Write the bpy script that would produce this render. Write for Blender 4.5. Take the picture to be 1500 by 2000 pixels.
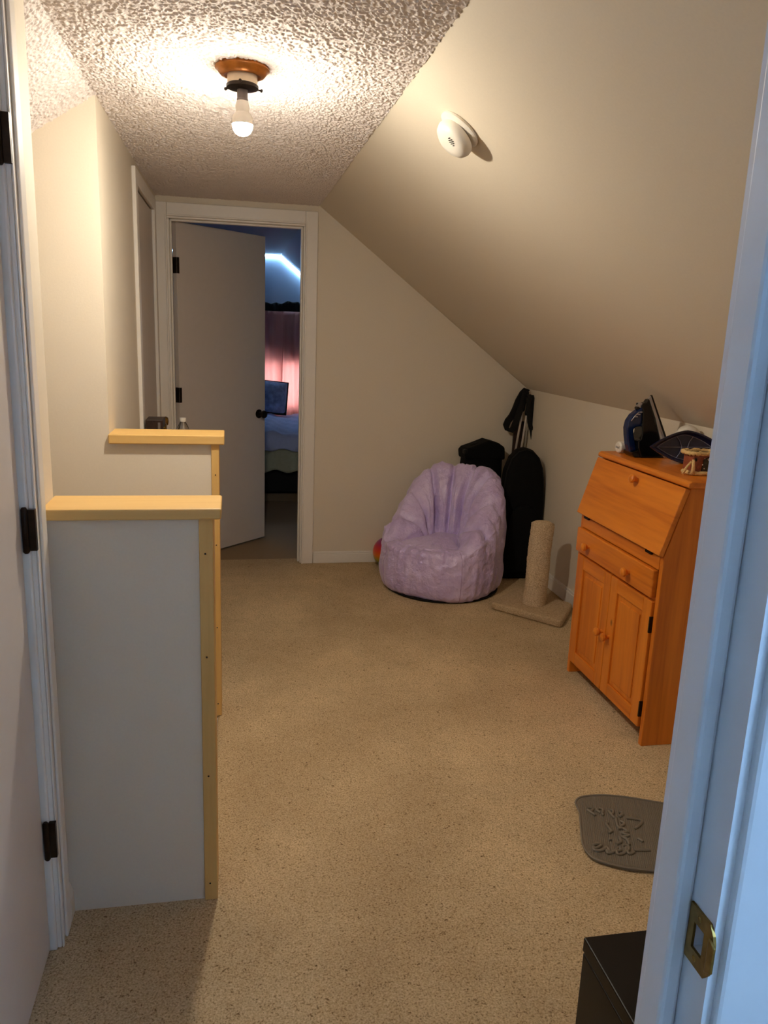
import bpy, math, random
import numpy as np
from mathutils import Vector, Matrix
from math import sin, cos, pi, radians, sqrt, exp

# ------------------------------------------------------------------ scene / camera / light
S = bpy.context.scene
for o in list(bpy.data.objects): bpy.data.objects.remove(o)
COL = S.collection
random.seed(4)

FPX, YAW, PITCH, ROLL, CH = 1522.6328, 0.1956, 0.2281, 0.0383, 1.4633   # fitted to a 1500x2000 frame
_f = Vector((sin(YAW)*cos(PITCH), cos(YAW)*cos(PITCH), -sin(PITCH)))
_r0 = Vector((cos(YAW), -sin(YAW), 0)); _u0 = _r0.cross(_f)
_r = _r0*cos(ROLL) + _u0*sin(ROLL); _u = _u0*cos(ROLL) - _r0*sin(ROLL)
CAM = Vector((0, 0, CH))
cd = bpy.data.cameras.new('camera'); cam = bpy.data.objects.new('camera', cd); COL.objects.link(cam)
cd.sensor_fit = 'VERTICAL'; cd.sensor_height = 36; cd.lens = FPX*36/2000; cd.clip_start = .02
cam.matrix_world = Matrix(((_r.x, _u.x, -_f.x, 0), (_r.y, _u.y, -_f.y, 0), (_r.z, _u.z, -_f.z, CH), (0, 0, 0, 1)))
S.camera = cam

S.view_settings.view_transform = 'Standard'; S.view_settings.look = 'None'
S.view_settings.gamma = 1; S.view_settings.use_curve_mapping = False
S.view_settings.exposure = 0.95

W = bpy.data.worlds.new('world'); S.world = W; W.use_nodes = True
bg = W.node_tree.nodes['Background']; bg.inputs[0].default_value = (.42, .62, 1, 1); bg.inputs[1].default_value = .6

BULB = 720.0                       # radiance of the bare bulb
BULB_COL = (1.0, .92, .78)
def area(name, loc, rot, sx, sy, power, col):
    l = bpy.data.lights.new(name, 'AREA'); l.shape = 'RECTANGLE'; l.size = sx; l.size_y = sy; l.energy = power; l.color = col
    o = bpy.data.objects.new(name, l); COL.objects.link(o); o.location = loc; o.rotation_euler = rot; return o
# daylight at the window of the room the camera stands in, and at the bedroom window
area('window_right_offscreen', (1.37, -.60, 1.45), (radians(90), 0, radians(90)), .9, .9, 21, (.32, .60, 1))
area('daylight_bedroom_window', (.45, 8.42, 1.0), (radians(-90), 0, 0), 1.3, 1.3, 30, (.86, .90, 1))

def at(px, py, ax, val):           # pixel -> point on the plane that the thing stands on or against
    d = _f + _r*((px-750)/FPX) - _u*((py-1000)/FPX)
    i = 'xyz'.index(ax); t = (val-CAM[i])/d[i]; return CAM + d*t

# ------------------------------------------------------------------ materials
def mat(name):
    m = bpy.data.materials.new(name); m.use_nodes = True
    nt = m.node_tree; return m, nt, nt.nodes['Principled BSDF']
def lnk(nt, a, b): nt.links.new(a, b)
def srgb(r, g, b):
    f = lambda c: (c/255/12.92) if c/255 <= .04045 else ((c/255+.055)/1.055)**2.4
    return (f(r), f(g), f(b), 1)
def noise(nt, scale, detail=3, vec=None, rough=.5):
    n = nt.nodes.new('ShaderNodeTexNoise'); n.inputs['Scale'].default_value = scale
    n.inputs['Detail'].default_value = detail; n.inputs['Roughness'].default_value = rough
    if vec is not None: lnk(nt, vec, n.inputs['Vector'])
    return n
def coords(nt, scale=(1, 1, 1), kind='Object'):
    t = nt.nodes.new('ShaderNodeTexCoord'); mp = nt.nodes.new('ShaderNodeMapping')
    mp.inputs['Scale'].default_value = scale; lnk(nt, t.outputs[kind], mp.inputs['Vector']); return mp.outputs[0]
def ramp(nt, fac, stops):
    r = nt.nodes.new('ShaderNodeValToRGB'); el = r.color_ramp.elements
    while len(el) < len(stops): el.new(.5)
    for e, (p, c) in zip(el, stops): e.position = p; e.color = c
    lnk(nt, fac, r.inputs[0]); return r.outputs[0]
def bump(nt, b, h, strength=.3, dist=.002):
    n = nt.nodes.new('ShaderNodeBump'); n.inputs['Strength'].default_value = strength; n.inputs['Distance'].default_value = dist
    lnk(nt, h, n.inputs['Height']); lnk(nt, n.outputs[0], b.inputs['Normal'])
def simple(name, col, rough=.5, metal=0, bs=0, bscale=60, var=.0, spec=None):
    m, nt, b = mat(name); b.inputs['Roughness'].default_value = rough; b.inputs['Metallic'].default_value = metal
    if spec is not None: b.inputs['Specular IOR Level'].default_value = spec
    n = noise(nt, bscale, 4, coords(nt))
    c = lambda k: (min(col[0]*k, 1), min(col[1]*k, 1), min(col[2]*k, 1), 1)
    lnk(nt, ramp(nt, n.outputs[0], [(.3, c(1-var)), (.7, c(1+var))]), b.inputs['Base Color'])
    if bs: bump(nt, b, n.outputs[0], bs, .002)
    return m
M = {}
M['paint'] = simple('greige_wall_paint', srgb(227, 214, 192), .62, bs=.12, bscale=160, var=.015)
M['trim'] = simple('white_trim_paint', srgb(238, 230, 218), .38, bs=.04, bscale=40, var=.01)
M['door'] = simple('pale_door_paint', srgb(214, 203, 192), .42, bs=.04, bscale=30, var=.012)
M['popcorn'] = simple('popcorn_ceiling', srgb(232, 220, 212), .9, bs=.4, bscale=300, var=.05)
M['white_wall'] = simple('near_room_paint', srgb(222, 224, 228), .6, bs=.05, bscale=90, var=.01)
M['jamb'] = simple('white_jamb_paint', srgb(214, 208, 206), .32, bs=.05, bscale=25, var=.015)
M['black_metal'] = simple('dark_bronze', srgb(40, 30, 22), .38, .75, bs=.1, bscale=80, var=.25)
M['brass_dark'] = simple('aged_brass', srgb(150, 118, 62), .36, .9, bs=.1, bscale=90, var=.25)
M['brass'] = simple('brass', srgb(176, 108, 44), .3, .5, bs=.05, bscale=40, var=.2)
M['chrome'] = simple('brushed_steel', srgb(205, 205, 208), .3, .9, bs=.05, bscale=200, var=.05)
M['aluminium'] = simple('pole_aluminium', srgb(214, 206, 194), .35, .35, var=.03)
M['black'] = simple('black_nylon', srgb(7, 7, 8), .85, bs=.3, bscale=400, var=.2, spec=.2)
M['black_dull'] = simple('black_webbing', srgb(8, 8, 9), .6, bs=.5, bscale=300, var=.2, spec=.3)
M['black_gloss'] = simple('black_plastic', srgb(12, 12, 14), .18, var=.1)
M['black_box'] = simple('black_laminate', srgb(8, 6, 6), .42, bs=.05, bscale=200, var=.15, spec=.3)
M['navy_gloss'] = simple('navy_plastic', srgb(10, 32, 74), .12, var=.1)
M['navy'] = simple('navy_glaze', srgb(24, 27, 62), .28, bs=.1, bscale=60, var=.2)
M['navy_line'] = simple('worn_grey_ridge', srgb(130, 130, 150), .4, var=.2)
M['white_pl'] = simple('white_plastic', srgb(234, 226, 212), .35, var=.02)
M['grey_pl'] = simple('grey_socket', srgb(120, 108, 102), .5, var=.08)
M['cream_pl'] = simple('cream_porcelain', srgb(228, 205, 172), .35, var=.05)
M['dark_hole'] = simple('dark_slot', srgb(26, 22, 18), .8)
M['rubber'] = simple('grey_rubber', srgb(122, 113, 100), .45, bs=.2, bscale=300, var=.12)
M['clay'] = simple('brown_clay', srgb(146, 72, 44), .5, bs=.5, bscale=120, var=.3)
M['straw'] = simple('straw_clay', srgb(220, 184, 122), .7, bs=.9, bscale=260, var=.25)
M['moss'] = simple('dark_glaze', srgb(44, 40, 26), .25, bs=.3, bscale=90, var=.3)
M['ink'] = simple('ink', srgb(70, 58, 50), .6)
M['wood_dark'] = simple('dark_walnut', srgb(52, 32, 22), .42, bs=.2, bscale=60, var=.35)
M['bed_floor'] = simple('bedroom_carpet', srgb(150, 124, 92), .95, bs=.8, bscale=500, var=.2)
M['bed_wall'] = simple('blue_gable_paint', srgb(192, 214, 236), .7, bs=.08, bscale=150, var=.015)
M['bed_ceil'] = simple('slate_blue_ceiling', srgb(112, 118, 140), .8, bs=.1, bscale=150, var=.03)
M['sheet'] = simple('blue_grey_bedding', srgb(178, 186, 216), .85, bs=.4, bscale=30, var=.05)
M['pillow'] = simple('slate_pillow', srgb(140, 154, 184), .85, bs=.3, bscale=24, var=.3)
M['skirt'] = simple('sage_blanket', srgb(168, 168, 140), .9, bs=.4, bscale=40, var=.06)
M['valance'] = simple('dark_valance', srgb(13, 15, 17), .85, bs=.6, bscale=90, var=.3)
M['shade'] = simple('roller_shade', srgb(120, 84, 66), .9, var=.05)
M['box_brown'] = simple('cardboard', srgb(120, 98, 72), .9, bs=.2, bscale=60, var=.08)

def wood(name, light, dark, axis, rough=.4, rings=7., knots=False):
    m, nt, b = mat(name); b.inputs['Roughness'].default_value = rough
    sc = [9, 9, 9]; sc['xyz'.index(axis)] = .55
    v = coords(nt, tuple(sc))
    big = noise(nt, .9, 3, v); 
    mx = nt.nodes.new('ShaderNodeMath'); mx.operation = 'MULTIPLY'; mx.inputs[1].default_value = rings; lnk(nt, big.outputs[0], mx.inputs[0])
    fr = nt.nodes.new('ShaderNodeMath'); fr.operation = 'PINGPONG'; fr.inputs[1].default_value = 1; lnk(nt, mx.outputs[0], fr.inputs[0])
    fine = noise(nt, 9, 4, v)
    ad = nt.nodes.new('ShaderNodeMath'); ad.operation = 'MULTIPLY_ADD'; ad.inputs[1].default_value = .55
    lnk(nt, fine.outputs[0], ad.inputs[0]); 
    h = nt.nodes.new('ShaderNodeMath'); h.operation = 'MULTIPLY'; h.inputs[1].default_value = .45; lnk(nt, fr.outputs[0], h.inputs[0]); lnk(nt, h.outputs[0], ad.inputs[2])
    col = ramp(nt, ad.outputs[0], [(.15, light), (.55, tuple((a*.6+c*.4) for a, c in zip(light, dark))), (.95, dark)])
    if knots:
        vo = nt.nodes.new('ShaderNodeTexVoronoi'); vo.inputs['Scale'].default_value = 8.5
        sk = [1, 1, 1]; sk['xyz'.index(axis)] = .6; lnk(nt, coords(nt, tuple(sk)), vo.inputs['Vector'])
        k = ramp(nt, vo.outputs['Distance'], [(.045, (.22, .18, .16, 1)), (.10, (1, 1, 1, 1))])
        mm = nt.nodes.new('ShaderNodeMix'); mm.data_type = 'RGBA'; mm.blend_type = 'MULTIPLY'; mm.inputs[0].default_value = 1
        lnk(nt, col, mm.inputs[6]); lnk(nt, k, mm.inputs[7]); col = mm.outputs[2]
    lnk(nt, col, b.inputs['Base Color']); bump(nt, b, fine.outputs[0], .12, .001)
    return m
L1, L2 = srgb(242, 146, 46), srgb(192, 94, 18)
for a in 'xyz':
    M['pine_'+a] = wood('orange_pine_'+a, L1, L2, a, .36, 6)
    M['raw_'+a] = wood('raw_pine_'+a, srgb(232, 190, 116), srgb(205, 156, 80), a, .5, 4)
M['pine_knot'] = wood('orange_pine_knotty', L1, L2, 'z', .36, 6, True)

def carpet():
    m, nt, b = mat('beige_carpet'); b.inputs['Roughness'].default_value = .95; b.inputs['Specular IOR Level'].default_value = .1
    v = coords(nt)
    fine = noise(nt, 210, 3, v, .65); mid = noise(nt, 70, 3, v); broad = noise(nt, 2.1, 4, v, .6)
    c = ramp(nt, fine.outputs[0], [(.30, srgb(136, 108, 76)), (.44, srgb(206, 178, 138)), (.60, srgb(226, 200, 160)), (.76, srgb(244, 224, 190))])
    sp = noise(nt, 78, 3, v, .75)
    s = ramp(nt, sp.outputs[0], [(.30, (.36, .30, .24, 1)), (.385, (1, 1, 1, 1))])
    w = ramp(nt, broad.outputs[0], [(.32, (.80, .78, .75, 1)), (.52, (.95, .95, .94, 1)), (.68, (1.12, 1.12, 1.11, 1))])
    o = c
    for k in (s, w):
        mm = nt.nodes.new('ShaderNodeMix'); mm.data_type = 'RGBA'; mm.blend_type = 'MULTIPLY'; mm.inputs[0].default_value = 1
        lnk(nt, o, mm.inputs[6]); lnk(nt, k, mm.inputs[7]); o = mm.outputs[2]
    lnk(nt, o, b.inputs['Base Color'])
    ad = nt.nodes.new('ShaderNodeMath'); ad.operation = 'ADD'; lnk(nt, fine.outputs[0], ad.inputs[0]); lnk(nt, mid.outputs[0], ad.inputs[1])
    bump(nt, b, ad.outputs[0], .9, .006)
    return m
M['carpet'] = carpet()
def shag(name, c1, c2):
    m, nt, b = mat(name); b.inputs['Roughness'].default_value = .95; b.inputs['Specular IOR Level'].default_value = .1
    n = noise(nt, 180, 4, coords(nt), .7); lnk(nt, ramp(nt, n.outputs[0], [(.3, c1), (.65, c2)]), b.inputs['Base Color'])
    bump(nt, b, n.outputs[0], .9, .006); return m
M['sisal'] = shag('cat_post_carpet', srgb(176, 142, 104), srgb(246, 222, 186))
M['sisal_base'] = shag('cat_base_carpet', srgb(162, 132, 98), srgb(224, 198, 160))
def satin():
    m, nt, b = mat('lilac_velour'); b.inputs['Roughness'].default_value = .30
    b.inputs['Specular IOR Level'].default_value = .8
    b.inputs['Coat Weight'].default_value = .35; b.inputs['Coat Roughness'].default_value = .3
    b.inputs['Sheen Weight'].default_value = .5; b.inputs['Sheen Roughness'].default_value = .35; b.inputs['Sheen Tint'].default_value = (.95, .85, 1, 1)
    v = coords(nt); n = noise(nt, 9, 5, v, .6)
    lnk(nt, ramp(nt, n.outputs[0], [(.3, srgb(202, 176, 228)), (.7, srgb(232, 212, 250))]), b.inputs['Base Color'])
    n2 = noise(nt, 16, 5, v, .6); bump(nt, b, n2.outputs[0], .8, .028); return m
M['lilac'] = satin()
M['lilac_seam'] = simple('lilac_seam', srgb(176, 146, 190), .7, var=.05)
def rainbow():
    m, nt, b = mat('rainbow_vinyl'); b.inputs['Roughness'].default_value = .3
    t = nt.nodes.new('ShaderNodeTexCoord'); sx = nt.nodes.new('ShaderNodeSeparateXYZ'); lnk(nt, t.outputs['Generated'], sx.inputs[0])
    lnk(nt, ramp(nt, sx.outputs[2], [(.0, srgb(40, 60, 60)), (.17, srgb(70, 110, 60)), (.32, srgb(190, 165, 50)), (.46, srgb(235, 120, 30)), (.6, srgb(225, 70, 35)), (.73, srgb(200, 40, 60)), (.88, srgb(150, 40, 110)), (1, srgb(90, 40, 120))]), b.inputs['Base Color']); return m
M['rainbow'] = rainbow()
def emit(name, col, st):
    m, nt, b = mat(name); b.inputs['Base Color'].default_value = (*col, 1); b.inputs['Emission Color'].default_value = (*col, 1); b.inputs['Emission Strength'].default_value = st; return m
M['bulb'] = emit('lit_bulb', BULB_COL, BULB)
M['led'] = emit('led_strip', (.46, .74, 1), 30)
def glassy(name, col, rough=.03, ior=1.45):
    m, nt, b = mat(name); b.inputs['Base Color'].default_value = (*col, 1); b.inputs['Transmission Weight'].default_value = 1; b.inputs['Roughness'].default_value = rough; b.inputs['IOR'].default_value = ior; return m
M['glass'] = glassy('window_glass', (.95, .98, 1), .0, 1.02)
M['pet'] = glassy('clear_plastic', (.97, .98, .98), .10, 1.32)
def curtain_m():
    m = bpy.data.materials.new('coral_curtain'); m.use_nodes = True; nt = m.node_tree; nt.nodes.clear()
    out = nt.nodes.new('ShaderNodeOutputMaterial'); d = nt.nodes.new('ShaderNodeBsdfDiffuse'); t = nt.nodes.new('ShaderNodeBsdfTranslucent'); mx = nt.nodes.new('ShaderNodeMixShader')
    n = noise(nt, 400, 2, coords(nt, (1, 1, 3)))
    c = ramp(nt, n.outputs[0], [(.3, srgb(222, 178, 170)), (.7, srgb(234, 194, 186))])
    lnk(nt, c, d.inputs[0]); lnk(nt, c, t.inputs[0]); mx.inputs[0].default_value = .55
    lnk(nt, d.outputs[0], mx.inputs[1]); lnk(nt, t.outputs[0], mx.inputs[2]); lnk(nt, mx.outputs[0], out.inputs[0]); return m
M['curtain'] = curtain_m()

# ------------------------------------------------------------------ mesh helpers
WL = {}                                              # world location of every object
class MB:
    def __init__(s): s.v = []; s.f = []
    def add(s, vs, fs):
        n = len(s.v); s.v += [tuple(p) for p in vs]; s.f += [tuple(i+n for i in f) for f in fs]; return s
    def box(s, x0, x1, y0, y1, z0, z1):
        return s.add([(x, y, z) for z in (z0, z1) for y in (y0, y1) for x in (x0, x1)],
                     [(0, 2, 3, 1), (4, 5, 7, 6), (0, 1, 5, 4), (2, 6, 7, 3), (0, 4, 6, 2), (1, 3, 7, 5)])
    def prism(s, poly, ax, a0, a1):                  # poly in the two other axes, extruded along ax
        def P(u, v, w): return {'x': (w, u, v), 'y': (u, w, v), 'z': (u, v, w)}[ax]
        n = len(poly)
        return s.add([P(u, v, a0) for u, v in poly] + [P(u, v, a1) for u, v in poly],
                     [tuple(range(n))[::-1], tuple(range(n, 2*n))] + [(i, (i+1) % n, (i+1) % n+n, i+n) for i in range(n)])
    def lathe(s, prof, c=(0, 0, 0), axis=(0, 0, 1), seg=28, sx=1, sy=1):   # prof (r, h) from bottom to top
        q = Vector((0, 0, 1)).rotation_difference(Vector(axis).normalized()); c = Vector(c); vs = []; fs = []
        for r, h in prof:
            for k in range(seg):
                a = 2*pi*k/seg; vs.append(c + q @ Vector((r*cos(a)*sx, r*sin(a)*sy, h)))
        for i in range(len(prof)-1):
            for k in range(seg):
                k2 = (k+1) % seg; fs.append((i*seg+k, i*seg+k2, (i+1)*seg+k2, (i+1)*seg+k))
        fs.append(tuple(range(seg))[::-1]); fs.append(tuple(range((len(prof)-1)*seg, len(prof)*seg)))
        return s.add(vs, fs)
    def tube(s, pts, r, seg=8, closed=False):
        pts = [Vector(p) for p in pts]; n = len(pts); rs = r if isinstance(r, (list, tuple)) else [r]*n; vs = []; fs = []
        up = None
        for i, p in enumerate(pts):
            a = pts[(i-1) % n] if (closed or i) else p; b = pts[(i+1) % n] if (closed or i < n-1) else p
            t = (b-a).normalized()
            if up is None: up = t.orthogonal().normalized()
            up = (up - t*up.dot(t)); up = up.normalized() if up.length > 1e-6 else t.orthogonal().normalized()
            w = t.cross(up)
            for k in range(seg):
                an = 2*pi*k/seg; vs.append(p + (up*cos(an)+w*sin(an))*rs[i])
        m = n if closed else n-1
        for i in range(m):
            j = (i+1) % n
            for k in range(seg):
                k2 = (k+1) % seg; fs.append((i*seg+k, i*seg+k2, j*seg+k2, j*seg+k))
        if not closed: fs += [tuple(range(seg))[::-1], tuple(range((n-1)*seg, n*seg))]
        return s.add(vs, fs)
    def ribbon(s, pts, w, t):                        # flat strap: pts centre line, w half width vector, t half thickness vector
        vs = []; fs = []; w = Vector(w); t = Vector(t); n = len(pts)
        for p in pts:
            p = Vector(p); vs += [p-w-t, p+w-t, p+w+t, p-w+t]
        for i in range(n-1):
            for k in range(4): fs.append((i*4+k, i*4+(k+1) % 4, i*4+4+(k+1) % 4, i*4+4+k))
        fs += [(3, 2, 1, 0), tuple(range(4*n-4, 4*n))]
        return s.add(vs, fs)
    def grid(s, fn, nu, nv, closed_u=False):
        vs = [fn(i/(nu if closed_u else nu-1), j/(nv-1)) for j in range(nv) for i in range(nu)]
        fs = []
        for j in range(nv-1):
            for i in range(nu if closed_u else nu-1):
                i2 = (i+1) % nu; fs.append((j*nu+i, j*nu+i2, (j+1)*nu+i2, (j+1)*nu+i))
        return s.add(vs, fs)
    def rot(s, m, c=(0, 0, 0)):
        c = Vector(c); s.v = [tuple(m @ (Vector(p)-c)+c) for p in s.v]; return s

def tag(o, label=None, cat=None, group=None, kind=None):
    if label: o['label'] = label
    if cat: o['category'] = cat
    if group: o['group'] = group
    if kind: o['kind'] = kind
    return o
def obj(name, mb, m, parent=None, smooth=False, bevel=0, base=None, seg=2, label=None, subsurf=0, solid=0):
    me = bpy.data.meshes.new(name); o = bpy.data.objects.new(name, me); COL.objects.link(o)
    vs = np.array(mb.v, float)
    if parent is not None:
        w = WL[parent.name]; o.parent = parent
    else:
        lo, hi = vs.min(0), vs.max(0); w = Vector(base) if base is not None else Vector(((lo[0]+hi[0])/2, (lo[1]+hi[1])/2, lo[2])); o.location = w
    WL[o.name] = Vector(w)
    vs = vs - np.array(w)
    me.from_pydata([tuple(p) for p in vs], [], mb.f); me.update()
    import bmesh
    bm = bmesh.new(); bm.from_mesh(me); bmesh.ops.recalc_face_normals(bm, faces=bm.faces); bm.to_mesh(me); bm.free()
    me.materials.append(M[m] if isinstance(m, str) else m)
    if smooth:
        me.polygons.foreach_set('use_smooth', [True]*len(me.polygons))
        if smooth == 'auto':
            try: me.set_sharp_from_angle(angle=radians(35))
            except Exception: pass
    if solid:
        md = o.modifiers.new('solid', 'SOLIDIFY'); md.thickness = solid; md.offset = 0
    if bevel:
        md = o.modifiers.new('bevel', 'BEVEL'); md.width = bevel; md.segments = seg; md.limit_method = 'ANGLE'; md.angle_limit = radians(40)
    if subsurf:
        md = o.modifiers.new('sub', 'SUBSURF'); md.levels = md.render_levels = subsurf
    if label: o['label'] = label
    return o
def thing(name, loc, label, cat, group=None, kind=None):
    o = bpy.data.objects.new(name, None); COL.objects.link(o); o.location = loc; WL[o.name] = Vector(loc); o.empty_display_size = .05
    return tag(o, label, cat, group, kind)
B = lambda *a: MB().box(*a)
def struct(name, mb, m, label, cat, **k): return tag(obj(name, mb, m, **k), label, cat, kind='structure')

_rng = np.random.RandomState(7)
def vnoise(x, y, cell, seed=0):
    r = np.random.RandomState(seed).rand(512, 512); x = x/cell; y = y/cell
    xi = np.floor(x).astype(int); yi = np.floor(y).astype(int); fx = x-xi; fy = y-yi; fx = fx*fx*(3-2*fx); fy = fy*fy*(3-2*fy)
    g = lambda a, b: r[a % 512, b % 512]
    return (g(xi, yi)*(1-fx)+g(xi+1, yi)*fx)*(1-fy)+(g(xi, yi+1)*(1-fx)+g(xi+1, yi+1)*fx)*fy

# ------------------------------------------------------------------ room dimensions (metres)
XL, XR, YB, YF, H, ZK, XS = -.42, 1.86, 4.785, .606, 2.155, 1.133, .499
SLR = (H-ZK)/(XR-XS); SLL = .655
YH0, YH1, YS = 1.806, 1.920, 2.810           # near half wall, stairwell far wall
XE = -.05                                    # stair nosing

# floor of the hall, with the stair opening left free
fl = MB().box(XE, XR+.1, YF-.1, YB+.1, -.12, 0).box(XL-.1, XE, YF-.1, YH1, -.12, 0).box(XL-.1, XE, YS, YB+.1, -.12, 0)
fl.tube([(XE, YH1, -.016), (XE, YS, -.016)], .016, 10)
struct('floor', fl, 'carpet', 'speckled beige loop carpet covering the landing floor', 'floor')
for i in range(7):                           # carpeted steps going down to the left
    struct('stair_step', MB().box(XE-.25*(i+1), XE-.25*i+.012, YH1, YS, -.2*(i+1)-.2, -.2*(i+1)), 'carpet',
           'carpeted step of the stairs going down between the half walls', 'step', bevel=.012)['group'] = 'steps of the stairs'

# popcorn ceiling: real relief where it is seen
def popcorn(nu, nv, fn, nrm, seed):
    u = np.linspace(0, 1, nu); v = np.linspace(0, 1, nv); U, V = np.meshgrid(u, v)
    P = fn(U, V); a = P[..., 3]; b = P[..., 4]
    n = .55*vnoise(a, b, .0062, seed)+.45*vnoise(a*.8+b*.6+.3, b*.8-a*.6+.7, .0048, seed+1)
    h = np.clip((n-.40)/.32, 0, 1); h = h*h*(3-2*h)*.0040 + .0010*vnoise(a, b, .05, seed+2)
    Q = P[..., :3] + h[..., None]*np.array(nrm)
    vs = Q.reshape(-1, 3); idx = np.arange(nu*nv).reshape(nv, nu)
    q = np.stack([idx[:-1, :-1], idx[1:, :-1], idx[1:, 1:], idx[:-1, 1:]], -1).reshape(-1, 4)
    return vs, q
def big_mesh(name, vs, q, m, label, cat):
    me = bpy.data.meshes.new(name); me.vertices.add(len(vs)); me.vertices.foreach_set('co', vs.ravel().astype(np.float32))
    me.loops.add(q.size); me.loops.foreach_set('vertex_index', q.ravel().astype(np.int32))
    me.polygons.add(len(q)); me.polygons.foreach_set('loop_start', np.arange(0, q.size, 4, dtype=np.int32))
    me.polygons.foreach_set('use_smooth', np.ones(len(q), bool)); me.update(calc_edges=True); me.validate()
    me.materials.append(M[m]); o = bpy.data.objects.new(name, me); COL.objects.link(o); WL[o.name] = Vector((0, 0, 0)); return tag(o, label, cat, kind='structure')
vs, q = popcorn(420, 1440, lambda U, V: np.stack([XL-.004+(XS-XL+.004)*U, 1.62+(YB-1.62)*V, 0*U+H, (XS-XL)*U, 3.165*V], -1), (0, 0, -1), 3)
vs2 = np.array([(XL-.1, YF-.1, H), (XS, YF-.1, H), (XS, 1.62, H), (XL-.1, 1.62, H), (XL-.1, YF-.1, H+.06), (XS, YF-.1, H+.06), (XS, YB+.1, H+.06), (XL-.1, YB+.1, H+.06)])
q2 = np.array([(0, 3, 2, 1), (4, 5, 6, 7)])+len(vs)
big_mesh('ceiling', np.vstack([vs, vs2]), np.vstack([q, q2]), 'popcorn', 'flat white popcorn textured ceiling over the landing', 'ceiling')
k = sqrt(1+SLL*SLL)
vs, q = popcorn(330, 380, lambda U, V: np.stack([XL-.75*U, 1.80+1.02*V, H-SLL*.75*U, .75*k*U, 1.02*V], -1), (SLL/k, 0, -1/k), 11)
n = len(vs); vs2 = np.array([(XL-.75, YF, H-SLL*.75), (-1.75, YF, H-SLL*1.33), (-1.75, YS+.05, H-SLL*1.33), (XL-.75, YS+.05, H-SLL*.75),
                             (XL, YF, H+.06), (-1.75, YF, H-SLL*1.33+.06), (-1.75, YS+.05, H-SLL*1.33+.06), (XL, YS+.05, H+.06)])
big_mesh('ceiling_left', np.vstack([vs, vs2]), np.vstack([q, np.array([(0, 1, 2, 3), (4, 7, 6, 5)])+n]), 'popcorn', 'sloping popcorn textured ceiling above the stairwell', 'ceiling')
struct('ceiling_right', MB().prism([(XS-.004, H+.003), (XR+.14, H-SLR*(XR+.14-XS)+.003), (XR+.14, H-SLR*(XR+.14-XS)+.09), (XS-.004, H+.09)], 'y', YF-.1, YB+.1), 'paint',
       'smooth greige sloping ceiling under the roof', 'ceiling')

# walls
struct('wall_right', B(XR, XR+.1, YF-.1, YB+.1, 0, ZK+.06), 'paint', 'low greige knee wall behind the pine desk', 'wall')
DX0, DX1, DZ = -.347, .409, 2.036            # bedroom doorway
wb = MB().box(XL-.1, DX0-.02, YB, YB+.115, 0, H).box(DX0-.02, DX1+.02, YB, YB+.115, DZ+.02, H)
wb.prism([(DX1+.02, 0), (XR, 0), (XR, ZK), (XS, H), (DX1+.02, H)], 'y', YB, YB+.115)
struct('wall_back', wb, 'paint', 'greige end wall with the bedroom doorway', 'wall')
CY0, CY1, CZ = 3.785, 4.545, 2.04            # far closet doorway
wl = MB().box(XL-.115, XL, YS, CY0-.01, -.12, H).box(XL-.115, XL, CY1+.01, YB, 0, H).box(XL-.115, XL, CY0-.01, CY1+.01, CZ+.01, H)
wl.prism([(-1.75, -1.6), (XL-.115, -1.6), (XL-.115, H-SLL*.115+.03), (-1.75, H-SLL*1.33+.03)], 'y', YS, YS+.115)
wl.box(XL-.115, XL, YS, YS+.115, -1.6, -.12)
struct('wall_left', wl, 'paint', 'greige wall with the far closet door, turning the corner into the stairwell', 'wall')
NY0, NY1, NZ = .90, 1.672, 2.02              # near closet doorway
wn = MB().box(XL-.115, XL, NY1+.02, YH1, -1.6, H+.03).box(XL-.115, XL, YF-.1, NY0-.02, 0, H+.03).box(XL-.115, XL, NY0-.02, NY1+.02, NZ+.02, H+.03).box(-1.75, XL-.115, YH1-.1, YH1, -1.6, H-SLL*.1)
struct('wall_left_near', wn, 'paint', 'pale strip of wall beside the hinges of the near closet door', 'wall')
struct('wall_stairwell', B(-1.85, -1.75, YF-.1, YS+.115, -1.7, 1.4), 'paint', 'greige wall at the foot of the stairs', 'wall')
struct('stair_bottom', B(-1.85, XL, YF, YS+.115, -1.8, -1.6), 'carpet', 'carpeted floor at the foot of the stairs', 'floor')
struct('closet_backing', MB().box(XL-.135, XL-.12, NY0-.1, NY1+.1, 0, NZ+.1).box(XL-.135, XL-.12, CY0-.05, CY1+.1, 0, CZ+.08), 'paint', 'inner lining of the closets behind the closed doors', 'closet')
# wall of the doorway the camera looks through
JX, JL = .4065, -.40
wf = MB().box(JX+.02, XR+.1, .512, YF, 0, H+.05).box(XL-.115, JL-.02, .512, YF, 0, H+.05).box(JL-.02, JX+.02, .512, YF, 2.06, H+.05)
struct('wall_front', wf, 'paint', 'wall around the open doorway that looks onto the landing', 'wall')

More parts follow.
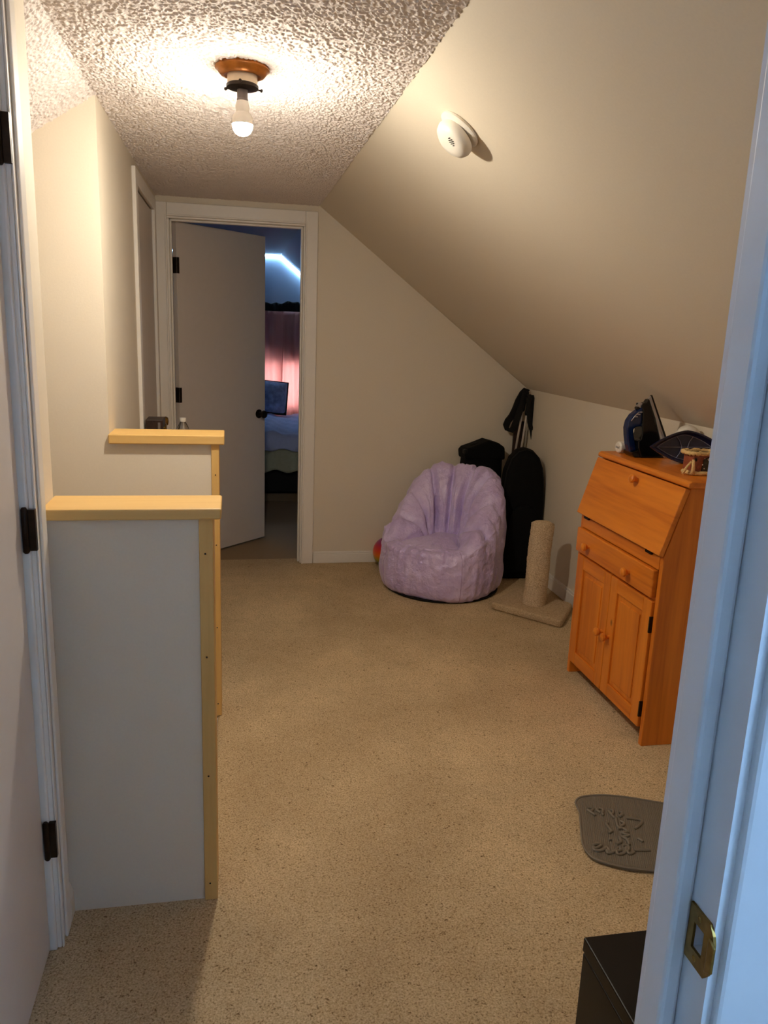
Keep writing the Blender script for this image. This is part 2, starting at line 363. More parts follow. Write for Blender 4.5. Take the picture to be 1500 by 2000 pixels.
# half walls with raw pine caps and end boards
for nm, y0, y1, x1, zc, ct, cx, lab in (('wall_half_near', YH0, YH1, -.080, 1.024, .026, -.028, 'grey half wall with raw pine cap standing on the near side of the stairs'),
                                        ('wall_half_far', YS, YS+.115, -.077, 1.049, .034, -.031, 'grey half wall with raw pine cap standing on the far side of the stairs')):
    hw = struct(nm, B(XL, x1, y0, y1, -.12, zc), 'paint', lab, 'half wall')
    obj('cap_board', B(XL-.002, cx, y0-.018, y1+.022, zc, zc+ct), 'raw_x', hw, bevel=.004)
    eb = obj('end_board', B(x1, x1+(.033 if nm == 'wall_half_near' else .027), y0-.008, y1+.012, 0, zc), 'raw_z', hw, bevel=.002)
    for zz in (.05, .36, .68, .94):
        obj('nail_hole', MB().lathe([(.0025, 0), (.0022, .001)], (x1+.014, y0-.0085, zz), (0, -1, 0), 8), 'dark_hole', eb)
obj('skirt_board', B(XL-1.2, XE-.01, YS-.012, YS, -.10, -.012), 'trim', bpy.data.objects['wall_half_far'])

# baseboards
def baseboard(name, prof_boxes, label):
    mb = MB()
    for b in prof_boxes: mb.box(*b)
    return struct(name, mb, 'trim', label, 'baseboard', bevel=.003)
baseboard('baseboard_back', [(DX1+.086, XR, YB-.014, YB, 0, .062), (DX1+.086, XR, YB-.009, YB, .062, .075)], 'cream baseboard along the foot of the end wall')
baseboard('baseboard_right', [(XR-.014, XR, YF, YB-.014, 0, .072), (XR-.009, XR, YF, YB-.014, .072, .086)], 'cream baseboard along the foot of the knee wall')
struct('baseboard_left', MB().prism([(XL, 0), (XL+.018, 0), (XL+.018, .06), (XL+.010, .085), (XL, .095)], 'y', 1.768, YH0), 'trim', 'short piece of white baseboard between casing and half wall', 'baseboard')
baseboard('baseboard_left_far', [(XL, XL+.014, YS+.14, CY0-.09, 0, .075), (XL, XL+.014, CY1+.09, YB, 0, .075)], 'white baseboard beside the far closet door')

# casings
def casing(name, boxes, label, m='trim'):
    t = thing(name, (0, 0, 0), label, 'door frame', kind='structure')
    for nm, b in boxes: obj(nm, B(*b), m, t, bevel=.004)
    return t
c = .073
casing('trim_1', [('casing_side', (DX0-.012-c, DX0-.012, YB-.019, YB, 0, DZ+.010+c)), ('casing_side', (DX1+.010, DX1+.010+c, YB-.019, YB, 0, DZ+.010+c)),
                  ('casing_head', (DX0-.012, DX1+.010, YB-.019, YB, DZ+.010, DZ+.010+c)),
                  ('casing_bead', (DX0-.022, DX0-.012, YB-.025, YB-.019, 0, DZ+.020)), ('casing_bead', (DX1+.010, DX1+.020, YB-.025, YB-.019, 0, DZ+.020)),
                  ('casing_bead', (DX0-.012, DX1+.010, YB-.025, YB-.019, DZ+.010, DZ+.020)),
                  ('jamb', (DX0-.02, DX0, YB-.002, YB+.117, 0, DZ)), ('jamb', (DX1, DX1+.02, YB-.002, YB+.117, 0, DZ)), ('jamb', (DX0-.02, DX1+.02, YB-.002, YB+.117, DZ, DZ+.02)),
                  ('door_stop', (DX1-.011, DX1, YB+.03, YB+.066, 0, DZ)), ('door_stop', (DX0, DX0+.011, YB+.03, YB+.066, 0, DZ)), ('door_stop', (DX0, DX1, YB+.03, YB+.066, DZ-.011, DZ))],
       'white casing and jambs around the bedroom doorway')
casing('trim_2', [('casing_side', (XL, XL+.018, CY0-.078, CY0-.004, 0, CZ+.07)), ('casing_side', (XL, XL+.018, CY1+.004, CY1+.078, 0, CZ+.07)),
                  ('casing_head', (XL, XL+.018, CY0-.004, CY1+.004, CZ+.004, CZ+.07))], 'white casing around the far closet door')
casing('trim_3', [('casing_side', (XL, XL+.012, NY1+.012, NY1+.088, 0, NZ+.08)), ('casing_bead', (XL+.012, XL+.019, NY1+.046, NY1+.088, 0, NZ+.08)), ('casing_bead', (XL+.012, XL+.016, NY1+.012, NY1+.022, 0, NZ+.08)),
                  ('casing_head', (XL, XL+.014, NY0-.012, NY1+.012, NZ+.012, NZ+.08)), ('casing_side', (XL, XL+.014, NY0-.088, NY0-.012, 0, NZ+.08)),
                  ('jamb', (XL-.10, XL+.002, NY1+.004, NY1+.02, 0, NZ+.015)), ('jamb', (XL-.10, XL+.002, NY0-.02, NY0-.004, 0, NZ+.015)), ('jamb', (XL-.10, XL+.002, NY0-.02, NY1+.02, NZ+.004, NZ+.02))],
       'white moulded casing around the near closet door')
t4 = casing('trim_4', [('door_stop', (.389, JX, .542, .577, 0, 2.04)), ('casing_side', (.4155, .50, .500, .512, 0, 2.12)), ('casing_side', (.43, .505, YF, YF+.016, 0, 2.12)),
                       ('jamb', (JL-.02, JL, .508, YF, 0, 2.04)), ('door_stop', (JL, JL+.0175, .542, .577, 0, 2.04)), ('casing_side', (JL-.094, JL-.009, .500, .512, 0, 2.12)),
                       ('jamb', (JL-.02, JX+.02, .508, YF, 2.04, 2.06)), ('casing_head', (JL-.009, .4155, .500, .512, 2.049, 2.12))],
            'white jamb, stop and casing of the doorway with the brass strike plate', 'jamb')
# strike plate in the rabbet of the right jamb
zt = at(1360, 1778, 'x', JX).z; zb = at(1346, 1856, 'x', JX).z
zc_ = (zt+zb)/2; hh = .028
obj('jamb', MB().box(JX, JX+.02, .508, YF, 0, zc_-.013).box(JX, JX+.02, .508, YF, zc_+.013, 2.04).box(JX, JX+.02, .508, .518, zc_-.013, zc_+.013).box(JX, JX+.02, .533, YF, zc_-.013, zc_+.013), 'jamb', t4)
pm4 = MB()
for pg in ([(.541, zc_+.013), (.541, zc_+hh), (.512, zc_+hh), (.506, zc_+hh*.72), (.504, zc_+.013)], [(.541, zc_-hh), (.541, zc_-.013), (.504, zc_-.013), (.506, zc_-hh*.72), (.512, zc_-hh)],
           [(.541, zc_-.013), (.541, zc_+.013), (.533, zc_+.013), (.533, zc_-.013)], [(.518, zc_-.013), (.518, zc_+.013), (.504, zc_+.013), (.504, zc_-.013)]):
    pm4.prism(pg, 'x', JX-.0025, JX+.0002)
sp = obj('strike_plate', pm4, 'brass_dark', t4)
obj('latch_lip', MB().prism([(.509, zc_-.018), (.509, zc_+.018), (.500, zc_+.013), (.500, zc_-.013)], 'x', JX-.005, JX-.0022), 'brass_dark', sp, bevel=.001)
for dz in (-.0205, .0205):
    obj('screw', MB().lathe([(.0032, 0), (.0024, .0012), (.0005, .0014)], (JX-.0024, .527, zc_+dz), (-1, 0, 0), 10), 'brass_dark', sp)

# doors
def hinge(parent, x, y, z, hgt=.09, leaf_y=.0, leaf_x=0, r=.0065):
    h = obj('hinge', MB().lathe([(r*.6, -.004), (r, 0), (r, hgt), (r*.6, hgt+.004)], (x, y, z-hgt/2), (0, 0, 1), 12), 'black_metal', parent, smooth='auto')
    return h
d1 = struct('door_1', B(XL-.048, XL-.012, NY0, NY1-.002, .012, NZ), 'door', 'pale flush closet door closed beside the near half wall', 'door', bevel=.002)
for z in (1.787, 1.033, .30):
    h = hinge(d1, XL-.004, NY1-.001, z, r=.007)
    obj('hinge_leaf', B(XL-.010, XL+.0165, NY1-.0005, NY1+.0115, z-.044, z+.044), 'black_metal', h)
obj('door_knob', MB().lathe([(.026, 0), (.026, .004), (.010, .008), (.010, .03), (.024, .04), (.027, .052), (.02, .064), (.004, .067)], (XL-.012, NY0+.07, .93), (1, 0, 0), 24), 'black_metal', d1, smooth='auto')
d2 = struct('door_2', B(XL-.038, XL+.002, CY0+.002, CY1-.002, .012, CZ-.004), 'door', 'pale flush closet door closed in the far left wall', 'door', bevel=.002)
for z in (1.80, 1.04, .28):
    h = hinge(d2, XL+.010, CY0+.006, z)
    obj('hinge_leaf', B(XL+.0015, XL+.004, CY0+.008, CY0+.034, z-.042, z+.042), 'black_metal', h)
obj('door_knob', MB().lathe([(.026, 0), (.026, .004), (.010, .008), (.010, .03), (.024, .04), (.027, .052), (.02, .064), (.004, .067)], (XL+.002, CY1-.07, .93), (1, 0, 0), 24), 'brass_dark', d2, smooth='auto')
# bedroom door, hinged on the left jamb, standing open into the bedroom
hx, hy = DX0+.004, YB+.112
ex, ey = .202, 5.44
ang = math.atan2(ey-hy, ex-hx); wd = .752
Rz = Matrix.Rotation(ang, 3, 'Z')
def dbox(a0, a1, b0, b1, z0, z1): return MB().box(a0, a1, b0, b1, z0, z1).rot(Rz).v
def dobj(name, mb, m, parent=None, **k):
    mb.rot(Rz); mb.v = [(p[0]+hx, p[1]+hy, p[2]) for p in mb.v]; return obj(name, mb, m, parent, **k)
d3 = dobj('door_3', B(.004, wd, -.035, 0, .012, DZ-.004), 'door', bevel=.002)
tag(d3, 'pale flush bedroom door standing half open', 'door', kind='structure')
for z in (1.79, 1.04, .25):
    h = dobj('hinge', MB().lathe([(.004, -.004), (.0065, 0), (.0065, .09), (.004, .094)], (0, .004, z-.045), (0, 0, 1), 12), 'black_metal', d3, smooth='auto')
    dobj('hinge_leaf', B(.0015, .0042, -.034, .002, z-.045, z+.045), 'black_metal', h)
    dobj('hinge_leaf', B(.004, .022, -.0365, -.035, z-.045, z+.045), 'black_metal', h)
kp = [(.030, 0), (.030, .005), (.012, .009), (.011, .03), (.022, .036), (.027, .048), (.024, .058), (.008, .064)]
dobj('door_knob', MB().lathe(kp, (wd-.062, -.035, .885), (0, -1, 0), 24), 'black_metal', d3, smooth='auto')
dobj('door_knob', MB().lathe(kp, (wd-.062, 0, .885), (0, 1, 0), 24), 'black_metal', d3, smooth='auto')
dobj('latch_plate', B(wd-.0005, wd+.0015, -.029, -.006, .855, .915), 'brass_dark', d3)

# room behind the camera (only its light is seen): walls, floor, ceiling, window
NB = -1.2                                    # back wall of that room; its window is in the right wall
nr = MB().box(-1.3, -1.2, NB-.1, .512, 0, 2.4).box(-1.3, 1.4, NB-.1, NB, 0, 2.4)
nr.box(1.3, 1.4, NB-.1, -1.05, 0, 2.4).box(1.3, 1.4, -.15, .512, 0, 2.4).box(1.3, 1.4, -1.05, -.15, 0, 1.0).box(1.3, 1.4, -1.05, -.15, 1.9, 2.4)
nr.box(-1.3, XL-.115, .512, .6, 0, 2.4).box(XL-.115, 1.4, .512, .6, H+.05, 2.4)
struct('wall_near_room', nr, 'white_wall', 'white walls of the room behind the doorway', 'wall')
struct('floor_near_room', B(-1.3, 1.4, NB-.1, .506, -.1, 0), 'carpet', 'carpet of the room behind the doorway', 'floor')
struct('ceiling_near_room', B(-1.3, 1.4, NB-.1, .6, 2.4, 2.45), 'white_wall', 'flat white ceiling of the room behind the doorway', 'ceiling')
w1 = struct('window_1', MB().box(1.3, 1.35, -1.05, -.15, 1.0, 1.04).box(1.3, 1.35, -1.05, -.15, 1.86, 1.9).box(1.3, 1.35, -1.05, -1.01, 1.04, 1.86).box(1.3, 1.35, -.19, -.15, 1.04, 1.86).box(1.31, 1.34, -1.01, -.19, 1.435, 1.465), 'trim', 'white sash window of the room behind the doorway', 'window')
obj('pane', B(1.324, 1.327, -1.01, -.19, 1.04, 1.435), 'glass', w1); obj('pane', B(1.324, 1.327, -1.01, -.19, 1.465, 1.86), 'glass', w1)

# ------------------------------------------------------------------ bedroom beyond the doorway
BY, BXL, BXR = 8.13, -1.3, 2.2
bz = lambda x: H-.81*(x-.475)
struct('floor_bedroom', B(BXL, BXR, YB+.1, BY+.1, -.12, 0), 'bed_floor', 'brown carpet of the bedroom behind the open door', 'floor')
bw = MB()                                    # gable wall with window hole x -.1..1.0, z .75..1.66
WX0, WX1, WZ0, WZ1 = -.15, 1.05, .62, 1.62
bw.box(BXL, WX0, BY, BY+.1, 0, H+.05).box(WX0, WX1, BY, BY+.1, 0, WZ0).box(WX1, BXR, BY, BY+.1, 0, 1.6).prism([(WX0, WZ1), (WX1, WZ1), (WX1, bz(WX1)+.05), (.475, H+.05), (WX0, H+.05)], 'y', BY, BY+.1).prism([(WX1, 1.6), (1.2, 1.6), (WX1, bz(WX1)+.04)], 'y', BY, BY+.1)
struct('wall_bedroom_gable', bw, 'bed_wall', 'pale blue gable wall above the bedroom curtain', 'wall')
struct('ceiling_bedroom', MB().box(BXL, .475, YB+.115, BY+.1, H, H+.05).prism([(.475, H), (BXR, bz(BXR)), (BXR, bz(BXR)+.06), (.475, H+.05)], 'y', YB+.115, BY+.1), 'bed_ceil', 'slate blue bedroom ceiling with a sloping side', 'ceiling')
struct('wall_bedroom_side', MB().box(BXL-.1, BXL, YB+.1, BY+.1, 0, H+.05).box(BXR-.05, BXR+.05, YB+.1, BY+.1, 0, 1.0).box(BXL, XL-.1, YB+.02, YB+.115, 0, H+.05), 'bed_wall', 'pale blue side walls of the bedroom', 'wall')
led = MB().tube([(BXL+.02, BY-.012, H-.014), (.475-.004, BY-.012, H-.014), (1.5, BY-.012, bz(1.5)-.018)], .0045, 6)
tag(obj('light_strip', led, 'led'), 'thin glowing strip light where blue gable wall meets bedroom ceiling', 'light strip')
w2 = struct('window_2', MB().box(WX0, WX1, BY+.02, BY+.06, WZ0, WZ0+.05).box(WX0, WX1, BY+.02, BY+.06, WZ1-.05, WZ1).box(WX0, WX0+.05, BY+.02, BY+.06, WZ0, WZ1).box(WX1-.05, WX1, BY+.02, BY+.06, WZ0, WZ1).box(WX0, WX1, BY+.025, BY+.055, 1.10, 1.135), 'trim', 'bedroom window behind the coral curtain', 'window')
obj('pane', B(WX0+.04, WX1-.04, BY+.04, BY+.043, WZ0+.04, 1.10), 'glass', w2); obj('pane', B(WX0+.04, WX1-.04, BY+.04, BY+.043, 1.135, WZ1-.04), 'glass', w2)
tag(obj('roller_shade', B(WX0+.01, WX1-.01, BY+.004, BY+.007, 1.135, WZ1-.005), 'shade'), 'brown roller shade pulled halfway down behind the coral curtain', 'window shade')
def curtain(x0, x1, seed):
    r = random.Random(seed); ph = [r.random()*6 for _ in range(4)]
    def f(u, v):
        x = x0+(x1-x0)*u; z = .40+1.235*v
        a = (1-.35*v)*(.016*sin(34*u+ph[0])+.010*sin(61*u+ph[1]+.5*v)+.006*sin(17*u+ph[2]))
        return (x+.006*sin(5*v+9*u), BY-.060+a+(.0 if seed == 3 else .026), z)
    return MB().grid(f, 110, 24)
for i, (a, b) in enumerate(((-.40, .500), (.455, 1.2))):
    tag(obj('curtain', curtain(a, b, i+3), 'curtain', smooth=True, solid=.0015), ['coral curtain panel hanging behind the blue-grey pillow', 'coral curtain panel hanging next to the doorway casing, lit from behind'][i], 'curtain', 'coral bedroom curtains')
tag(obj('curtain_rod', MB().tube([(-.5, BY-.06, 1.655), (1.22, BY-.06, 1.655)], .009, 10), 'black_metal'), 'dark curtain rod inside the ruffled valance header', 'curtain rod')
def val(u, v):
    x = -.46+1.66*u; top = 1.690+.022*max(0, sin(21*u+1))**1.5+.006*sin(97*u); z = 1.615+(top-1.615)*v
    return (x, BY-.102+.013*sin(150*u)*(.4+.6*abs(v-.5)*2)+.006*sin(43*u), z)
tag(obj('valance', MB().grid(val, 420, 8), 'valance', smooth=True, solid=.003), 'dark ruffled valance above the coral curtains', 'valance')
# bed: foot towards the door
bed = thing('bed', (-.02, 7.2, 0), 'bed with blue-grey bedding seen through the open bedroom door', 'bed')
X0, X1, Y0, Y1 = -.70, .64, 6.46, 7.99
obj('mattress', B(X0+.02, X1-.02, Y0+.03, Y1, .30, .53), 'sheet', bed, bevel=.05, seg=4)
obj('bed_frame', B(X0+.02, X1-.02, Y0+.06, Y1, .10, .30), 'black_dull', bed, bevel=.01)
for x in (X0+.06, X1-.06):
    for y in (Y0+.10, Y1-.06): obj('leg', B(x-.03, x+.03, y-.03, y+.03, 0, .11), 'wood_dark', bed)
def duvet(grow, zt, drop, seed, fy=1.0, y1=Y1):
    x0, x1, y0 = X0-grow, X1+grow, Y0-grow
    def f(u, v):
        a = (x0-drop)+(x1-x0+2*drop)*u; b = (y0-drop)+(y1-y0+drop)*v; z = zt
        dx = max(x0-a, 0, a-x1); dy = max(y0-b, 0)
        x = min(max(a, x0), x1); y = max(b, y0); d = max(dx, dy)
        w = .014*sin(19*a+seed)+.012*sin(23*b+2*seed)+.008*sin(41*(a+b))
        if d > 0:
            z -= d; s = .02*(1+sin(26*(a if dy > dx else b)+seed))*d/drop
            if dx >= dy: x += (1 if a > x1 else -1)*(.012+s)
            else: y -= .012+s
        else: z += w+.03*(1-abs(2*u-1)**4)*(1-abs(2*v-1)**6)
        return (x, y, z+(.012*sin(30*(a+b)) if d > drop*.9 else 0))
    return MB().grid(f, 90, 90)
obj('blanket', duvet(.0, .545, .25, 1.3), 'skirt', bed, smooth=True, solid=.012, label='sage blanket hanging over the foot')
obj('duvet', duvet(.015, .575, .10, 2.1), 'sheet', bed, smooth=True, solid=.02, label='blue-grey duvet')
tag(obj('storage_tray', B(.02, .60, 6.60, 7.2, 0, .075), 'box_brown', bevel=.006), 'flat brown box pushed under the bed', 'box')
pl = thing('pillow', (.28, 7.84, .60), 'blue-grey pillow with dark flanged edge leaning on the coral curtain', 'pillow')
Rp = Matrix.Rotation(radians(-16), 3, 'X') @ Matrix.Rotation(radians(5), 3, 'Y')
def pil(u, v):
    a = (u*2-1); b = (v*2-1); t = .100*((1-a**4)*(1-b**4))**.6+.006*sin(9*a+3*b)*(1-a*a)*(1-b*b)
    return a, b, t
pm = MB()
for sg in (1, -1): pm.grid(lambda u, v: ((u*2-1)*.24, sg*pil(u, v)[2]-.0, .165+(v*2-1)*.155), 22, 18)
pm.rot(Rp); pm.v = [(p[0]+.27, p[1]+7.79, p[2]+.635) for p in pm.v]; obj('cushion', pm, 'pillow', pl, smooth=True)
fm = MB().box(-.250, .250, -.006, .006, -.004, .328); fm.rot(Rp); fm.v = [(p[0]+.27, p[1]+7.79, p[2]+.635) for p in fm.v]; obj('flange', fm, 'valance', pl, bevel=.0058, seg=3)

# ------------------------------------------------------------------ ceiling light and smoke alarm
lx, ly = .031, 2.392
cl = thing('ceiling_light', (lx, ly, H), 'bare lit bulb in a brass-rimmed ceiling fixture', 'ceiling light')
dn = lambda prof: [(r, -h) for r, h in prof]
obj('canopy_ring', MB().lathe(dn([(.070, -.006), (.073, .004), (.074, .009), (.068, .013), (.066, .017), (.060, .024), (.050, .027), (.044, .024)]), (lx, ly, H), (0, 0, 1), 48), 'brass', cl, smooth='auto', label='brass canopy ring with flaking ceiling paint')
obj('socket_collar', MB().lathe(dn([(.041, .010), (.041, .046), (.038, .049)]), (lx, ly, H), (0, 0, 1), 40), 'cream_pl', cl, smooth='auto')
hp = obj('holder_plate', MB().lathe(dn([(.040, .046), (.044, .049), (.044, .056), (.030, .060)]), (lx, ly, H), (0, 0, 1), 40), 'black_metal', cl, smooth='auto')
for a in (.4, 2.5, 4.6): obj('screw', MB().lathe([(.002, -.004), (.002, .012), (.0045, .012), (.0045, .016)], (lx+.043*cos(a), ly+.043*sin(a), H-.052), (cos(a), sin(a), 0), 8), 'black_metal', hp)
obj('socket', MB().lathe(dn([(.0145, .056), (.0145, .082), (.0155, .083), (.0155, .088)]), (lx, ly, H), (0, 0, 1), 24), 'grey_pl', cl, smooth='auto')
obj('bulb_base', MB().lathe(dn([(.0145, .086), (.0165, .090), (.0195, .104), (.0185, .110), (.0175, .1165), (.024, .121), (.0280, .130), (.0286, .148)]), (lx, ly, H), (0, 0, 1), 24), 'white_pl', cl, smooth='auto')
obj('bulb_globe', MB().lathe(dn([(.0275, .1475), (.0282, .149), (.0276, .155), (.0252, .163), (.0205, .170), (.013, .175), (.006, .1772), (.001, .1776)]), (lx, ly, H), (0, 0, 1), 24), 'bulb', cl, smooth=True, label='glowing bulb')

nS = Vector((-SLR, 0, -1)).normalized()
pc = Vector((.650, 2.362, H-SLR*(.650-XS)))
sa = thing('smoke_alarm', pc, 'round white smoke alarm hanging loose from the sloping ceiling', 'smoke alarm')
obj('mounting_plate', MB().lathe([(.060, -.004), (.066, .002), (.066, .007), (.060, .011), (.030, .012)], pc, nS, 40), 'white_pl', sa, smooth='auto')
tilt = (nS + Vector((-.16, -.14, -.02))).normalized(); bc = pc + nS*.016 + Vector((.004, .016, -.006))
al = obj('alarm_body', MB().lathe([(.050, 0), (.060, .003), (.061, .012), (.056, .024), (.044, .033), (.026, .036), (.004, .0365)], bc, tilt, 44), 'white_pl', sa, smooth='auto')
qt = Vector((0, 0, 1)).rotation_difference(tilt)
vd = qt.inverted() @ (CAM-bc).normalized(); vo_ = Vector((vd.x, vd.y, 0)).normalized()*.024
for i in range(5):
    u = (i-2)*.0062; hl = [.004, .008, .010, .008, .004][i]
    mb = MB().box(u-.0013+vo_.x, u+.0013+vo_.x, -hl+vo_.y, hl+vo_.y, .030, .0372); mb.v = [tuple(bc + qt @ Vector(p)) for p in mb.v]; obj('vent_slot', mb, 'dark_hole', al)
mb = MB().lathe([(.012, .0), (.011, .004), (.004, .005)], bc + qt @ (vo_*1.0+Vector((-.030, .010, .024))), tilt, 20); obj('test_button', mb, 'grey_pl', al, smooth='auto')

# ------------------------------------------------------------------ drop-front desk
FX, D0, D1 = 1.475, 2.385, 3.055
dk = thing('desk', ((FX+XR)/2, (D0+D1)/2, 0), 'orange pine drop-front desk cabinet against the knee wall', 'desk')
side = [(FX, 0), (FX, .725), (1.547, .975), (XR-.02, .975), (XR-.02, 0)]
obj('side_panel', MB().prism(side, 'y', D0, D0+.022), 'pine_z', dk, bevel=.003)
obj('side_panel', MB().prism(side, 'y', D1-.022, D1), 'pine_z', dk, bevel=.003)
obj('back_panel', B(XR-.03, XR-.02, D0+.022, D1-.022, .05, .975), 'pine_z', dk)
obj('bottom_shelf', B(FX+.012, XR-.03, D0+.022, D1-.022, .058, .078), 'pine_y', dk)
obj('inner_shelf', B(FX+.012, XR-.03, D0+.022, D1-.022, .674, .690), 'pine_y', dk)
obj('carcass_front', MB().box(FX+.006, FX+.02, D0+.022, D1-.022, .545, .572).box(FX+.02, FX+.03, D0+.022, D1-.022, .08, .70), 'pine_y', dk)
obj('rail', B(FX-.002, FX+.018, D0+.022, D1-.022, .676, .724), 'pine_y', dk, bevel=.002)
obj('top_board', MB().prism([(1.527, .982), (1.532, .976), (XR-.004, .976), (XR-.004, 1.0), (1.54, 1.0), (1.529, .994)], 'y', D0-.012, D1+.010), 'pine_y', dk, bevel=.004, seg=3)
def fr(a, b, c2, y0, y1):                    # board along the slanted front: a..b along the slope, c2 thickness outwards
    p0 = Vector((FX-.004, .730)); d = (Vector((1.543, .970))-p0); L = d.length; d.normalize(); n = Vector((-d.y, d.x))
    q = [p0+d*a, p0+d*(b*L), p0+d*(b*L)+n*c2, p0+d*a+n*c2]; return MB().prism([(v.x, v.y) for v in q], 'y', y0, y1)
fb = obj('fall_front', fr(0, 1, .021, D0-.004, D1+.001), 'pine_y', dk, bevel=.004, seg=3)
kn = [(.008, 0), (.008, .010), (.013, .014), (.0175, .022), (.0165, .030), (.009, .035), (.001, .036)]
sn = Vector((-.24, 0, .067)).normalized(); 
def onfall(y, s):
    p0 = Vector((FX-.004, 0, .730)); d = Vector((.072, 0, .240)); return p0 + d*s + Vector((-.958, 0, .287))*.021 + Vector((0, y, 0))
obj('knob', MB().lathe(kn, onfall(2.690, .87), (-.958, 0, .287), 20), 'pine_x', fb, smooth='auto')
for y in (2.99, 2.475): obj('hinge', B(FX-.010, FX-.001, y-.022, y+.022, .719, .729), 'black_metal', dk, bevel=.001)
dr = obj('drawer_front', B(FX-.016, FX+.008, D0+.030, D1-.006, .568, .672), 'pine_y', dk, bevel=.005, seg=3)
for y in (2.925, 2.578): obj('knob', MB().lathe(kn, (FX-.016, y, .615), (-1, 0, 0), 20), 'pine_x', dr, smooth='auto')
def cab_door(y0, y1, ky):
    w, z0, z1 = .055, .066, .556; x0, x1 = FX-.010, FX+.010
    p = obj('cabinet_door', MB().box(x0, x1, y0, y0+w, z0, z1).box(x0, x1, y1-w, y1, z0, z1), 'pine_knot', dk, bevel=.003)
    obj('rail', B(x0, x1, y0+w, y1-w, z0, z0+w), 'pine_y', p, bevel=.003); obj('rail', B(x0, x1, y0+w, y1-w, z1-w, z1), 'pine_y', p, bevel=.003)
    obj('panel', MB().box(x0+.008, x1-.002, y0+w, y1-w, z0+w, z1-w).box(x0+.0035, x0+.009, y0+w+.022, y1-w-.022, z0+w+.022, z1-w-.022), 'pine_knot', p, bevel=.004)
    obj('knob', MB().lathe(kn, (x0, ky, .308), (-1, 0, 0), 20), 'pine_x', p, smooth='auto'); return p
cab_door(2.7225, 3.028, 2.750); pd = cab_door(D0+.026, 2.7185, 2.691)
for z in (.14, .47): obj('hinge', B(FX-.012, FX+.002, D0+.0205, D0+.027, z-.03, z+.03), 'black_metal', pd)

# ------------------------------------------------------------------ things on the desk
TZ = 1.0
IY = 2.925
P2 = lambda px, py, y=IY: (lambda p: (p.x, p.z))(at(px, py, 'y', y))
def loft(poly, y, hw, ztip, zbase, pw=.75):      # extrude the side profile, narrowing towards the nose
    mb = MB(); n = len(poly)
    h = lambda z: hw*max(.10, min(1, ((ztip-z)/(ztip-zbase)))**pw)
    vs = [(u, y-h(v), v) for u, v in poly]+[(u, y+h(v), v) for u, v in poly]
    return mb.add(vs, [tuple(range(n))[::-1], tuple(range(n, 2*n))]+[(i, (i+1) % n, (i+1) % n+n, i+n) for i in range(n)])
ir = thing('iron', (1.68, IY, TZ), 'blue and black steam iron standing upright on the desk', 'iron')
tip = P2(1271, 772); zt_ = tip[1]+.004
sole = [P2(1265.5, 778), P2(1270.5, 773), P2(1290, 858), P2(1297, 889), (P2(1297, 889)[0]-.006, TZ+.004), (P2(1284, 889)[0], TZ+.004), P2(1281, 862), P2(1274, 815)]
obj('soleplate', loft(sole, IY, .052, zt_, TZ), 'chrome', ir, bevel=.001)
edge = [P2(1270.5, 773), P2(1272.8, 771.5), P2(1293, 856), (P2(1300, 889)[0], TZ+.004), (P2(1297, 889)[0], TZ+.004), P2(1290, 858)]
obj('sole_edge', loft(edge, IY, .054, zt_, TZ), 'black_gloss', ir)
body = [P2(1264.8, 778.5), P2(1262.5, 781), P2(1260, 786), P2(1254, 786), P2(1249, 792), P2(1250, 800), P2(1249, 815), P2(1247, 832), P2(1246, 845), P2(1243, 855), P2(1238, 859), P2(1237, 872), P2(1240, 885)]
body += [(body[-1][0]+.002, TZ), (P2(1284, 893)[0], TZ), P2(1283, 875), P2(1281, 862), P2(1274, 815)]
obj('body', loft(body, IY, .046, zt_+.03, TZ, .6), 'black_gloss', ir, bevel=.004)
ho = [P2(1254.5, 790), P2(1248, 797), P2(1240, 803), P2(1232, 809), P2(1224, 821), P2(1220.6, 835), P2(1221, 850), P2(1223, 868), P2(1226, 883)]
hi_ = [P2(1254, 806), P2(1253, 820), P2(1252, 832), P2(1245, 832.3), P2(1238, 833.5), P2(1233.5, 838), P2(1234, 848), P2(1236, 860), P2(1239, 878)]
hb = MB(); hw = .019
for (a, b), (c_, d_) in zip(list(zip(ho, ho[1:])), list(zip(hi_, hi_[1:]))):
    pass
n = len(ho); vs = []
for p, q_ in zip(ho, hi_): vs += [(p[0], IY-hw, p[1]), (q_[0], IY-hw, q_[1]), (q_[0], IY+hw, q_[1]), (p[0], IY+hw, p[1])]
fs = [(i*4+k_, i*4+(k_+1) % 4, i*4+4+(k_+1) % 4, i*4+4+k_) for i in range(n-1) for k_ in range(4)]+[(3, 2, 1, 0), tuple(range(4*n-4, 4*n))]
obj('handle', hb.add(vs, fs), 'navy_gloss', ir, bevel=.006, seg=3)
foot = [P2(1225.5, 880), P2(1240, 876), P2(1246, 884), (P2(1246, 884)[0], TZ), (P2(1232, 884)[0], TZ), P2(1227, 887)]
obj('heel', loft(foot, IY, .040, zt_+.2, TZ), 'black_gloss', ir, bevel=.003)
cp = [P2(1228, 821), P2(1236, 811), P2(1243, 804)]
obj('trim_strip', MB().tube([(x, IY-hw-.001, z) for x, z in cp], .0022, 8), 'chrome', ir, smooth=True)
for a, b in ((1237, 813), (1242, 808.5), (1246, 804)):
    p = P2(a, b); obj('button', MB().box(p[0]-.004, p[0]+.008, IY-hw-.004, IY-.004, p[1]-.002, p[1]+.003), 'chrome', ir, bevel=.001)
p = P2(1249.5, 791); obj('steam_dial', MB().lathe([(.010, -.012), (.011, -.008), (.011, .008), (.010, .012)], (p[0]-.002, IY, p[1]), (0, 1, 0), 18), 'chrome', ir, smooth='auto')
